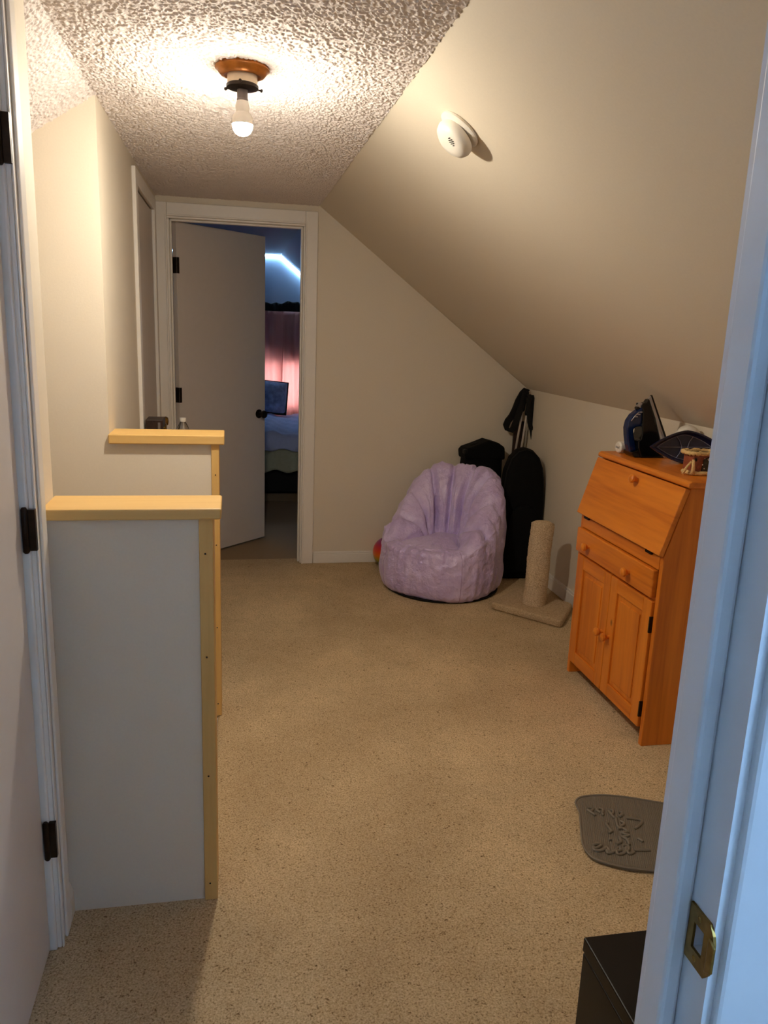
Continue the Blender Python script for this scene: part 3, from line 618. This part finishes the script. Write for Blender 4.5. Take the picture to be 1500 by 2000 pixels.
p = P2(1245.5, 797); obj('spray_button', MB().lathe([(.006, -.01), (.006, .01)], (p[0]-.003, IY, p[1]), (0, 1, 0), 12), 'black_gloss', ir, smooth='auto')
p = P2(1243.5, 788); q_ = P2(1249, 791); obj('spray_nozzle', MB().tube([(q_[0], IY, q_[1]), (p[0], IY, p[1])], [.003, .0045], 10), 'black_gloss', ir)

# white pill bottle lying on its side
pb_ax = Vector((.93, .10, 0)).normalized(); pb0 = Vector((1.588, 3.012, TZ+.0245))
pb = thing('pill_bottle', (1.62, 3.012, TZ), 'small white bottle lying on its side next to the iron', 'bottle')
obj('bottle_body', MB().lathe([(.018, .016), (.020, .022), (.0235, .030), (.0235, .080), (.021, .084), (.004, .085)], pb0, pb_ax, 28), 'white_pl', pb, smooth='auto')
cpn = obj('cap', MB().lathe([(.019, -.001), (.0225, .0015), (.0243, .004), (.0243, .017), (.022, .0185)], pb0, pb_ax, 36), 'white_pl', pb, smooth='auto')
def text_mesh(body, size, ext):
    c = bpy.data.curves.new('t', 'FONT'); c.body = body; c.size = size; c.extrude = ext; c.align_x = 'CENTER'; c.align_y = 'CENTER'; c.resolution_u = 3
    o = bpy.data.objects.new('t', c); COL.objects.link(o); bpy.context.view_layer.update()
    me = bpy.data.meshes.new_from_object(o.evaluated_get(bpy.context.evaluated_depsgraph_get()))
    mb = MB(); mb.v = [tuple(v.co) for v in me.vertices]; mb.f = [tuple(p.vertices) for p in me.polygons]
    bpy.data.objects.remove(o); bpy.data.meshes.remove(me); bpy.data.curves.remove(c); return mb
tm = text_mesh('iwp(', .0165, .0003); ex_ = Vector((-pb_ax.y, pb_ax.x, 0))*-1
tm.v = [tuple(pb0 + ex_*p[0] + Vector((0, 0, 1))*p[1] - pb_ax*(.0013+p[2])) for p in tm.v]; obj('lettering', tm, 'ink', cpn)

# leaf shaped navy dish standing on edge
TY = 2.742
dsh = thing('leaf_dish', (1.70, TY, TZ), 'navy leaf-shaped dish with grey ribs propped behind the pottery house', 'dish')
c0 = at(1346, 871, 'y', TY); tl = at(1273, 869, 'y', TY); aw = c0.x-tl.x; ah = (c0.z-TZ-.001)*.94
lean = Matrix.Rotation(radians(-10), 3, 'X')
def leaf(rs, th):                            # pointed oval
    cx = cos(th); sx_ = sin(th); w = aw*rs*cx; hgt = ah*rs*(1 if sx_ > 0 else -1)*(max(0, 1-abs(cx)**1.55))**.92
    return w, hgt
def L3(w, hgt, d): v = lean @ Vector((w, d, hgt+ah)); return Vector((c0.x, TY, TZ)) + v - Vector((0, .0, 0))
dm = MB(); N = 64
rings = [(0.0001, .022), (.35, .022), (.72, .020), (.84, .010), (.90, -.002), (.985, -.004), (1.0, .0), (.985, .008), (.88, .022), (.72, .030), (.0001, .031)]
for r_, d_ in rings:
    for k_ in range(N): dm.v.append(tuple(L3(*leaf(r_, 2*pi*k_/N), d_)))
for i in range(len(rings)-1):
    for k_ in range(N): dm.f.append((i*N+k_, i*N+(k_+1) % N, (i+1)*N+(k_+1) % N, (i+1)*N+k_))
obj('dish_body', dm, 'navy', dsh, smooth='auto')
def rib(pts): return MB().tube([L3(a*aw, b*ah, .0185) for a, b in pts], .0016, 6)
obj('rib', rib([(-.70, 0), (-.1, 0), (.7, 0)]), 'navy_line', dsh); obj('rib', rib([(-.22, .62), (-.13, .35), (-.08, 0), (-.13, -.35), (-.22, -.62)]), 'navy_line', dsh)
obj('rib', rib([(.22, .62), (.13, .35), (.08, 0), (.13, -.35), (.22, -.62)]), 'navy_line', dsh)
obj('rib', rib([(leaf(.74, t_)[0]/aw, leaf(.74, t_)[1]/ah) for t_ in np.linspace(pi, 0, 25)]), 'navy_line', dsh)
obj('rib', rib([(leaf(.74, t_)[0]/aw, leaf(.74, t_)[1]/ah) for t_ in np.linspace(pi, 2*pi, 25)]), 'navy_line', dsh)

tag(obj('white_bowl', MB().lathe([(.056, 0), (.058, .006), (.058, .04), (.055, .082), (.046, .112), (.032, .130), (.014, .139), (.001, .140)], (1.799, 2.846, TZ), (0, 0, 1), 36), 'white_pl', smooth=True), 'white rounded bowl upside down on the desk behind the navy dish', 'bowl')

# little pottery house
hs = thing('pottery_house', (1.665, 2.52, TZ), 'small brown pottery house with straw-coloured roof and base on the desk', 'ornament')
def wob(u, seed, a): return a*sin(u*17+seed)+a*.6*sin(u*31+2*seed)
def lump_ring(cx, cy, rx, ry, z, r, seed, n=48):
    pts = []; rs = []
    for i in range(n):
        t = 2*pi*i/n; e = .55; ca, sa_ = cos(t), sin(t)
        x = rx*math.copysign(abs(ca)**e, ca); y = ry*math.copysign(abs(sa_)**e, sa_)
        pts.append((cx+x, cy+y, z+wob(t, seed, .0012))); rs.append(r*(1+.16*sin(t*13+seed)+.1*sin(t*29)))
    return MB().tube(pts, rs, 8, True)
hxc, hyc = 1.656, 2.525
obj('walls', MB().box(hxc-.046, hxc+.046, hyc-.032, hyc+.032, TZ+.004, TZ+.076), 'clay', hs, bevel=.004)
obj('roof_rim', lump_ring(hxc, hyc, .058, .040, TZ+.080, .0075, 1), 'straw', hs, smooth=True)
obj('roof', MB().box(hxc-.052, hxc+.052, hyc-.036, hyc+.036, TZ+.072, TZ+.079), 'moss', hs, bevel=.003)
obj('base_rim', lump_ring(hxc, hyc, .049, .036, TZ+.008, .0078, 4), 'straw', hs, smooth=True)
obj('corner_post', MB().tube([(hxc-.043, hyc-.034, TZ+.006), (hxc-.044, hyc-.034, TZ+.03), (hxc-.047, hyc-.035, TZ+.058)], [.008, .0065, .005], 8), 'straw', hs, smooth=True)
obj('ladder_leg', MB().tube([(hxc-.050, hyc-.028, TZ+.050), (hxc-.066, hyc-.026, TZ+.028), (hxc-.078, hyc-.026, TZ+.005)], [.004, .0045, .005], 8), 'straw', hs, smooth=True)
obj('shutter', B(hxc-.041, hxc-.032, hyc-.035, hyc-.031, TZ+.052, TZ+.063), 'dark_hole', hs, bevel=.001)
wi = obj('doorway', MB().prism([(hxc-.012, TZ+.014), (hxc+.036, TZ+.014), (hxc+.036, TZ+.062), (hxc+.012, TZ+.068), (hxc-.006, TZ+.058)], 'y', hyc-.036, hyc-.030), 'moss', hs, bevel=.003)
for dx, dz in ((-.004, .062), (.010, .060), (.014, .063), (.012, .056), (.016, .046), (-.002, .026), (-.010, .040)):
    obj('white_dot', MB().lathe([(.0022, 0), (.0015, .0015), (.0003, .002)], (hxc+dx, hyc-.036, TZ+dz), (0, -1, 0), 8), 'white_pl', wi)

# ------------------------------------------------------------------ bean bag chair
bc0 = Vector((1.212, 4.285, 0)); fa = radians(230)           # facing the stairs
bb = thing('bean_bag_chair', bc0, 'lilac velour bean bag chair with channelled back', 'bean bag chair')
GR = [radians(a)*k_ for a in (165, 135, 105, 75) for k_ in (1, -1)]
def sm(a, b, x): t = min(1, max(0, (x-a)/(b-a))); return t*t*(3-2*t)
def groove(ph, w):
    g = 0
    for a in GR:
        d = (ph-a+pi) % (2*pi)-pi; g = max(g, exp(-(d/w)**2))
    return g
def bag_profile(ph):
    a = abs(ph)
    Hh = .292+.105*sm(radians(40), radians(68), a)+.300*sm(radians(62), radians(150), a)                    # rim height
    arm = sm(radians(38), radians(64), a)                              # 0 at the open front, 1 at arms and back
    R = .332*(abs(cos(ph))**2.6+abs(sin(ph))**2.6)**(-1/2.6)
    g = groove(ph, .055)*arm; g2 = groove(ph, .085)*arm
    seat = .282
    lean_ = .015*sm(radians(90), radians(170), a)
    th = .125+.02*sin(a)
    pts = [(R*.90, 0), (R*.985, .03), (R*1.03, .12), (R*1.02, .2)]
    up = [(R*(1.0+.02*arm)+lean_*.4, .2+(Hh-.2)*.35), (R*.985+lean_-.012*g2*arm, .2+(Hh-.2)*.68), (R*.94+lean_-.02*g, Hh-.05*arm-.02*g-.012*(1-arm))]
    rim = [(R*.86+lean_-.02*arm, Hh-.006-.016*g), (R*.80-.05*arm+lean_+.012*g, Hh-.018*arm-.026*g)]
    ri = R*(.76)-.115*arm
    inn = [(ri+.048*g2*arm+lean_*.6, seat+(Hh-seat)*.62), (ri-.016*arm+.050*g2*arm, seat+(Hh-seat)*.3), (ri-.026*arm+.038*g2*arm, seat+.035*arm), (ri-.036*arm-.004, seat-.010*arm+.004)]
    st = [(ri*.78-.03*arm, seat+.014), (ri*.45, seat+.024), (.0, seat+.026)]
    return pts+up+rim+inn+st
def crom(P, n):
    out = []; m = len(P)-1
    for i in range(n):
        t = i/(n-1)*m; k_ = min(int(t), m-1); f_ = t-k_
        p0, p1, p2, p3 = P[max(k_-1, 0)], P[k_], P[k_+1], P[min(k_+2, m)]
        out.append(tuple(.5*((2*b)+(-a+c_)*f_+(2*a-5*b+4*c_-d_)*f_*f_+(-a+3*b-3*c_+d_)*f_**3) for a, b, c_, d_ in zip(p0, p1, p2, p3)))
    return out
NU, NV = 260, 90
bm_ = MB(); prof = []
U = np.arange(NU)/NU*2*pi-pi
for ph in U: prof.append(crom(bag_profile(ph), NV))
prof = np.array(prof)                                                 # NU,NV,2
uu, vv = np.meshgrid(np.arange(NU), np.arange(NV), indexing='ij')
wr = (vnoise(uu*.05, vv*.014, .16, 21)-.5)*.016+(vnoise(uu*.05, vv*.03, .09, 22)-.5)*.007
wr *= np.clip((NV-6-vv)/30, 0, 1)*np.clip(vv/6, 0, 1)
gk = np.array([groove(ph, .22) for ph in U])[:, None]
wr += gk*(np.sin(vv*1.35+3*np.sin(uu*.07))*.0022)*np.clip((60-vv)/10, 0, 1)*np.clip((vv-14)/8, 0, 1)
rr = prof[..., 0]+wr; zz = prof[..., 1]+wr*.6*(vv > 25)
zz[:, 0] = 0
ang_ = fa+U[:, None]
VX = bc0.x+rr*np.cos(ang_); VY = bc0.y+rr*np.sin(ang_)
for i in range(NU):
    for j in range(NV): bm_.v.append((VX[i, j], VY[i, j], max(zz[i, j], .002)))
for i in range(NU):
    i2 = (i+1) % NU
    for j in range(NV-1): bm_.f.append((i*NV+j, i2*NV+j, i2*NV+j+1, i*NV+j+1))
bm_.f.append(tuple(i*NV for i in range(NU)))
obj('cover', bm_, 'lilac', bb, smooth=True)
def seam(ph, j0, j1):
    i = int(round((ph+pi)/(2*pi)*NU)) % NU
    return MB().tube([(VX[i, j], VY[i, j], max(zz[i, j], .003)) for j in range(j0, j1)], .0017, 6)
for ph, j0, j1 in ((radians(42), 0, 44), (radians(-42), 0, 44)): obj('seam', seam(ph, j0, j1), 'lilac_seam', bb)
obj('base_panel', MB().lathe([(.30, 0), (.335, .004), (.335, .012)], bc0, (0, 0, 1), 48), 'black_dull', bb)

# rainbow ball
tag(obj('ball', MB().lathe([(.098*sin(pi*i/24)+.0005, .098-.098*cos(pi*i/24)) for i in range(25)], (.962, 4.668, 0), (0, 0, 1), 36), 'rainbow', smooth=True), 'rainbow striped ball half hidden behind the lilac bean bag', 'ball')

# ------------------------------------------------------------------ black bags and poles in the corner
def slab(outline, t, n=None, bulge=.02):     # soft bag: outline in (u, z), rounded edges
    mb = MB(); N_ = len(outline); cu = sum(p[0] for p in outline)/N_; cz = sum(p[1] for p in outline)/N_
    R_ = [(0.001, t/2+bulge), (.5, t/2+bulge*.8), (.86, t/2), (.97, t*.40), (1, t*.25), (1, -t*.25), (.97, -t*.4), (.86, -t/2), (.5, -t/2-bulge*.5), (.001, -t/2-bulge*.5)]
    for s_, d_ in R_:
        for u, z in outline: mb.v.append((cu+(u-cu)*s_, -d_, cz+(z-cz)*s_))
    for i in range(len(R_)-1):
        for k_ in range(N_): mb.f.append((i*N_+k_, i*N_+(k_+1) % N_, (i+1)*N_+(k_+1) % N_, (i+1)*N_+k_))
    return mb
gc = Vector((1.716, 4.400, 0))
gb = thing('instrument_case', gc, 'tall black soft case with rounded top behind the bean bag', 'bag')
out = [(-.135, .0), (-.145, .08), (-.150, .25), (-.150, .40), (-.143, .56), (-.130, .69), (-.100, .768), (-.052, .814), (0, .827), (.050, .814), (.094, .774), (.122, .715), (.138, .64), (.150, .54), (.152, .40), (.150, .25), (.142, .08), (.125, .0)]
rg = Matrix.Rotation(radians(-3), 3, 'Z')
def place(mb, m, c): mb.rot(m); mb.v = [(p[0]+c.x, p[1]+c.y, max(p[2]+c.z, .001)) for p in mb.v]; return mb
obj('case_body', place(slab([(u*.88, z*.985) for u, z in out], .11), rg, gc), 'black', gb, smooth=True)
zp = [(u*.86, -.042, z*.97+.005) for u, z in out[1:-1]]
obj('zip', place(MB().tube(zp, .004, 6), rg, gc), 'black_dull', gb)
obj('front_pocket', place(slab([(u*.66, .06+z*.50) for u, z in out], .02, bulge=.004), rg @ Matrix.Translation((0, -.095, 0)).to_3x3(), gc+rg @ Vector((0, -.078, 0))), 'black', gb, smooth=True)
sc_ = Vector((1.545, 4.695, 0))
sb = thing('soft_bag', sc_, 'black square-topped fabric bag between the bean bag and the end wall', 'bag')
o2 = [(-.13, 0), (-.135, .2), (-.13, .5), (-.128, .66), (-.118, .74), (-.085, .785), (0, .812), (.06, .805), (.105, .790), (.125, .755), (.13, .6), (.135, .3), (.13, 0)]
obj('bag_body', place(slab(o2, .12), Matrix.Rotation(radians(4), 3, 'Z'), sc_), 'black', sb, smooth=True)
obj('top_flap', place(MB().prism([(-.138, .752), (-.118, .772), (-.05, .795), (.02, .822), (.085, .806), (.128, .778), (.134, .70), (-.130, .70)], 'y', -.075, .068), Matrix.Rotation(radians(4), 3, 'Z'), sc_), 'black', sb, bevel=.012, seg=3)
obj('flap_tab', place(MB().box(-.146, -.122, -.078, -.04, .738, .766), Matrix.Rotation(radians(4), 3, 'Z'), sc_), 'black_dull', sb, bevel=.006)
def pole(b, t, label, strap, grp='walking poles leaning in the corner'):
    b = Vector(b); t = Vector(t); d = (t-b).normalized(); L = (t-b).length
    th = thing('walking_pole', b, label, 'walking pole', grp)
    obj('shaft', MB().tube([b+d*.02, b+d*(L*.55), b+d*(L*.55+.002), b+d*(L-.11)], [.0055, .0055, .0068, .0068], 12), 'aluminium', th, smooth='auto')
    obj('tip', MB().tube([b, b+d*.03], [.003, .005], 8), 'black_gloss', th)
    obj('grip', MB().lathe([(.010, 0), (.013, .012), (.0125, .05), (.014, .08), (.016, .105), (.018, .122), (.014, .132), (.004, .134)], t-d*.134, d, 16), 'black_dull', th, smooth=True)
    for pts, w, tt in strap: obj('wrist_strap', MB().ribbon(pts, w, tt), 'black_dull', th, bevel=.001)
    return th
YP = 4.70
W3 = lambda px, py, y=YP: at(px, py, 'y', y)
wq = .011
s1 = [([W3(1029, 760), W3(1021, 768), W3(1012, 784), W3(1006, 800), W3(1000, 812), W3(992, 822), W3(988, 832), W3(991, 841), W3(997, 843)], Vector((.019, 0, -.006)), Vector((0, .005, .003))),
      ([W3(1028, 764, YP-.02), W3(1022, 784, YP-.02), W3(1014, 806, YP-.02), W3(1007, 826, YP-.02), W3(1002, 838, YP-.02), W3(996, 842, YP-.02)], Vector((.020, 0, -.006)), Vector((0, .003, .001)))]
s2 = [([W3(1036, 772, YP-.03), W3(1039, 784, YP-.03), W3(1040, 806, YP-.03), W3(1040, 826, YP-.03), W3(1041, 842, YP-.03), W3(1043, 858, YP-.03)], Vector((.021, 0, .002)), Vector((0, .003, 0))),
      ([W3(1031, 776, YP-.045), W3(1033, 800, YP-.045), W3(1034, 824, YP-.045), W3(1038, 840, YP-.045)], Vector((.014, 0, .002)), Vector((0, .003, 0)))]
pa, pb_ = W3(1007, 878), W3(1028, 762); dd = (pb_-pa)
def ext(a, b): d = b-a; k_ = -a.z/d.z; return a+d*k_
bx = ext(pa, pb_); pole((bx.x, bx.y, 0), pb_, 'silver walking pole whose strap hangs open over the black bag', s1)
pa, pb_ = W3(1018, 876, YP-.03), W3(1035, 770, YP-.03); bx = ext(pa, pb_); pole((bx.x, bx.y, 0), pb_, 'silver walking pole with straight hanging strap next to the knee wall', s2)
tag(obj('flat_board', MB().box(1.772, 1.842, 4.752, 4.768, 0, .93), 'wood_dark', bevel=.002), 'narrow dark wooden board standing in the corner behind the walking poles', 'board')

# ------------------------------------------------------------------ cat scratching post
cpz = Vector((1.612, 3.815, 0))
cs = thing('scratching_post', cpz, 'beige carpeted cat scratching post on a square base', 'scratching post')
cor = [Vector((1.375, 3.855, 0)), Vector((1.655, 3.535, 0)), Vector((1.835, 3.80, 0)), Vector((1.600, 4.075, 0))]
def rounded(cs_, r, n=6):
    o_ = []
    for i, p in enumerate(cs_):
        a = (cs_[i-1]-p).normalized(); b = (cs_[(i+1) % len(cs_)]-p).normalized()
        for k_ in range(n+1):
            t = k_/n; q_ = p + a*r*(1-t)**2 + b*r*t*t; o_.append((q_.x, q_.y))
    return o_
obj('base', MB().prism(rounded(cor, .035), 'z', .001, .042), 'sisal_base', cs, bevel=.012, seg=3)
def postf(u, v):
    a = 2*pi*u; r_ = .059+.0035*sin(3*a+9*v)*.5+.004*random.random()
    return (cpz.x+.012*v+r_*cos(a), cpz.y+r_*sin(a), .036+.455*v)
pm_ = MB().grid(postf, 56, 70, True); top = [69*56+i for i in range(56)]; pm_.f.append(tuple(top))
obj('post', pm_, 'sisal', cs, smooth=True)
obj('post_top', MB().lathe([(.050, 0), (.052, .006), (.044, .012), (.02, .014)], (cpz.x+.012, cpz.y, .488), (0, 0, 1), 32), 'sisal', cs, smooth=True)

# ------------------------------------------------------------------ rubber mat
F = lambda px, py, z=0: (lambda p: (p.x, p.y))(at(px, py, 'z', z))
ol = [F(1131, 1590), F(1124, 1572), F(1136, 1561), F(1180, 1558), F(1230, 1563), F(1290, 1573)]
ol += [(1.44, 1.99), (1.472, 1.94), (1.455, 1.86), (1.40, 1.79), (1.31, 1.735), (1.22, 1.712)]
ol += [F(1275, 1706), F(1220, 1700), F(1165, 1685), F(1145, 1668), F(1137, 1650), F(1134, 1620)]
mt = thing('rubber_mat', (1.22, 1.89, 0), 'grey ribbed rubber mat with embossed lettering on the carpet', 'mat')
def dens(P, n=5):
    Q = [Vector((a, b)) for a, b in P]; out_ = []; m = len(Q)
    for i in range(m):
        p0, p1, p2, p3 = Q[i-1], Q[i], Q[(i+1) % m], Q[(i+2) % m]
        for k_ in range(n):
            t = k_/n; out_.append(.5*((2*p1)+(-p0+p2)*t+(2*p0-5*p1+4*p2-p3)*t*t+(-p0+3*p1-3*p2+p3)*t**3))
    return out_
od = dens(ol)[::-1]
obj('mat_body', MB().prism([(p.x, p.y) for p in od], 'z', 0, .0085), 'rubber', mt, bevel=.002)
obj('raised_edge', MB().tube([(p.x, p.y, .009) for p in od], .0035, 6, True), 'rubber', mt, smooth=True)
cen = Vector((1.24, 1.90)); ins = [cen+(p-cen)*.955 for p in od]
rd = (Vector(F(1150, 1660))-Vector(F(1140, 1580))).normalized(); rn = Vector((-rd.y, rd.x))
def clip(off):                               # chord of the inset outline along rd at offset off
    hits = []; m = len(ins)
    for i in range(m):
        a, b = ins[i]-cen, ins[(i+1) % m]-cen; da, db = a.dot(rn)-off, b.dot(rn)-off
        if da*db < 0: hits.append((a+(b-a)*(da/(da-db))).dot(rd))
    return (min(hits), max(hits)) if len(hits) >= 2 else None
rbm = MB()
for i in range(-48, 49):
    off = i*.0056; h_ = clip(off)
    if h_:
        a = cen+rn*off+rd*h_[0]; b = cen+rn*off+rd*h_[1]; w_ = rn*.0016
        rbm.add([(a.x-w_.x, a.y-w_.y, .0083), (a.x+w_.x, a.y+w_.y, .0083), (b.x+w_.x, b.y+w_.y, .0083), (b.x-w_.x, b.y-w_.y, .0083), (a.x, a.y, .0103), (b.x, b.y, .0103)],
                [(0, 1, 4), (1, 2, 5, 4), (2, 3, 5), (3, 0, 4, 5)])
tag(obj('ribs', rbm, 'rubber', mt), kind='stuff')
Z_ = lambda zx, zy: (1100+zx*220/1500, 1540+zy*180/1227)       # strokes read from the photograph
strokes = [[(330, 258), (400, 275), (360, 310), (320, 290), (430, 365)], [(480, 270), (530, 290), (515, 340), (540, 362)], [(470, 275), (450, 300), (500, 330)], [(590, 285), (660, 300), (650, 345), (600, 300), (655, 375), (690, 400)],
           [(740, 322), (780, 330), (770, 360), (745, 385), (800, 350)], [(590, 465), (580, 490), (630, 560), (650, 572), (605, 600)], [(700, 400), (730, 520), (790, 500), (810, 470), (760, 440)], [(840, 400), (1020, 428), (1040, 470), (955, 545)],
           [(730, 545), (790, 540), (860, 580), (780, 600), (870, 630), (800, 650)], [(740, 650), (770, 710), (715, 745)], [(780, 650), (850, 690), (880, 760)], [(990, 668), (1065, 715)],
           [(390, 765), (470, 740), (505, 760), (430, 805), (400, 780), (420, 830), (520, 830), (590, 780)], [(580, 790), (620, 840), (580, 830), (600, 868), (690, 840), (720, 800)], [(700, 830), (740, 790), (760, 830), (710, 845), (740, 885), (820, 860), (840, 790)],
           [(800, 760), (860, 770), (870, 820), (850, 850), (890, 880), (945, 850)], [(945, 828), (1160, 830)], [(615, 680), (630, 700)]]
for st_ in strokes:
    P_ = [Vector(F(*Z_(*p), .009)) for p in st_]; Q_ = []
    for i in range(len(P_)-1):
        p0, p1, p2, p3 = P_[max(i-1, 0)], P_[i], P_[i+1], P_[min(i+2, len(P_)-1)]
        for k_ in range(5):
            t = k_/5; v = .5*((2*p1)+(-p0+p2)*t+(2*p0-5*p1+4*p2-p3)*t*t+(-p0+3*p1-3*p2+p3)*t**3); Q_.append((v.x, v.y, .0105))
    Q_.append((P_[-1].x, P_[-1].y, .0105))
    obj('embossed_stroke', MB().tube(Q_, .0050, 6), 'rubber', mt, smooth=True)

# ------------------------------------------------------------------ black box by the doorway
bz_ = .40; k1 = at(1140, 1830, 'z', bz_)
bxx, byy = k1.x, k1.y
bx_ = thing('storage_box', (bxx+.15, byy-.2, 0), 'black lidded box on the carpet beside the doorway', 'box')
obj('box_body', B(bxx+.001, bxx+.30, byy-.40, byy-.001, 0, bz_-.032), 'black_box', bx_, bevel=.003)
obj('lid', B(bxx, bxx+.301, byy-.401, byy, bz_-.029, bz_), 'black_box', bx_, bevel=.0025)

# ------------------------------------------------------------------ things beyond the far half wall
tb = thing('side_table', (-.255, 3.78, 0), 'small dark side table between the far half wall and the bedroom door', 'table')
obj('table_top', B(-.405, -.115, 3.62, 3.94, .815, .84), 'wood_dark', tb, bevel=.003)
for x in (-.39, -.15):
    for y in (3.635, 3.905): obj('leg', B(x, x+.022, y, y+.022, 0, .815), 'wood_dark', tb)
wx = at(302, 822, 'y', 3.72); 
wbx = thing('wooden_box', (-.36, 3.78, .84), 'dark wooden box with round brass knob behind the far half wall', 'box')
x0_ = at(284, 822, 'y', 3.72).x; x1_ = at(318, 822, 'y', 3.72).x; zt2 = at(300, 820, 'y', 3.72).z
x0_ = max(x0_, XL+.022)
obj('box_body', B(x0_, x1_, 3.72, 3.86, .84, zt2), 'wood_dark', wbx, bevel=.003)
obj('metal_strip', B(x0_+.055, x0_+.066, 3.717, 3.7215, .845, zt2-.012), 'grey_pl', wbx)
obj('knob', MB().lathe([(.006, 0), (.006, .006), (.022, .007), (.023, .010), (.018, .013), (.004, .014)], (x1_, 3.76, (zt2+.95)/2-.004), (1, 0, 0), 24), 'brass_dark', wbx, smooth='auto')
bt = at(357, 816, 'y', 3.80)
wbt = thing('water_bottle', (bt.x, 3.80, .84), 'clear plastic water bottle with white cap behind the far half wall', 'bottle')
hb_ = bt.z-.84
obj('bottle', MB().lathe([(.028, 0), (.033, .006), (.033, .05), (.031, .055), (.033, .06), (.033, hb_-.080), (.031, hb_-.062), (.024, hb_-.040), (.0155, hb_-.024), (.0125, hb_-.018), (.0125, hb_-.006)], (bt.x, 3.80, .84), (0, 0, 1), 28), 'pet', wbt, smooth=True)
obj('cap', MB().lathe([(.0150, hb_-.017), (.0155, hb_-.015), (.0155, hb_-.003), (.0145, hb_), (.004, hb_+.0004)], (bt.x, 3.80, .84), (0, 0, 1), 24), 'white_pl', wbt, smooth='auto')
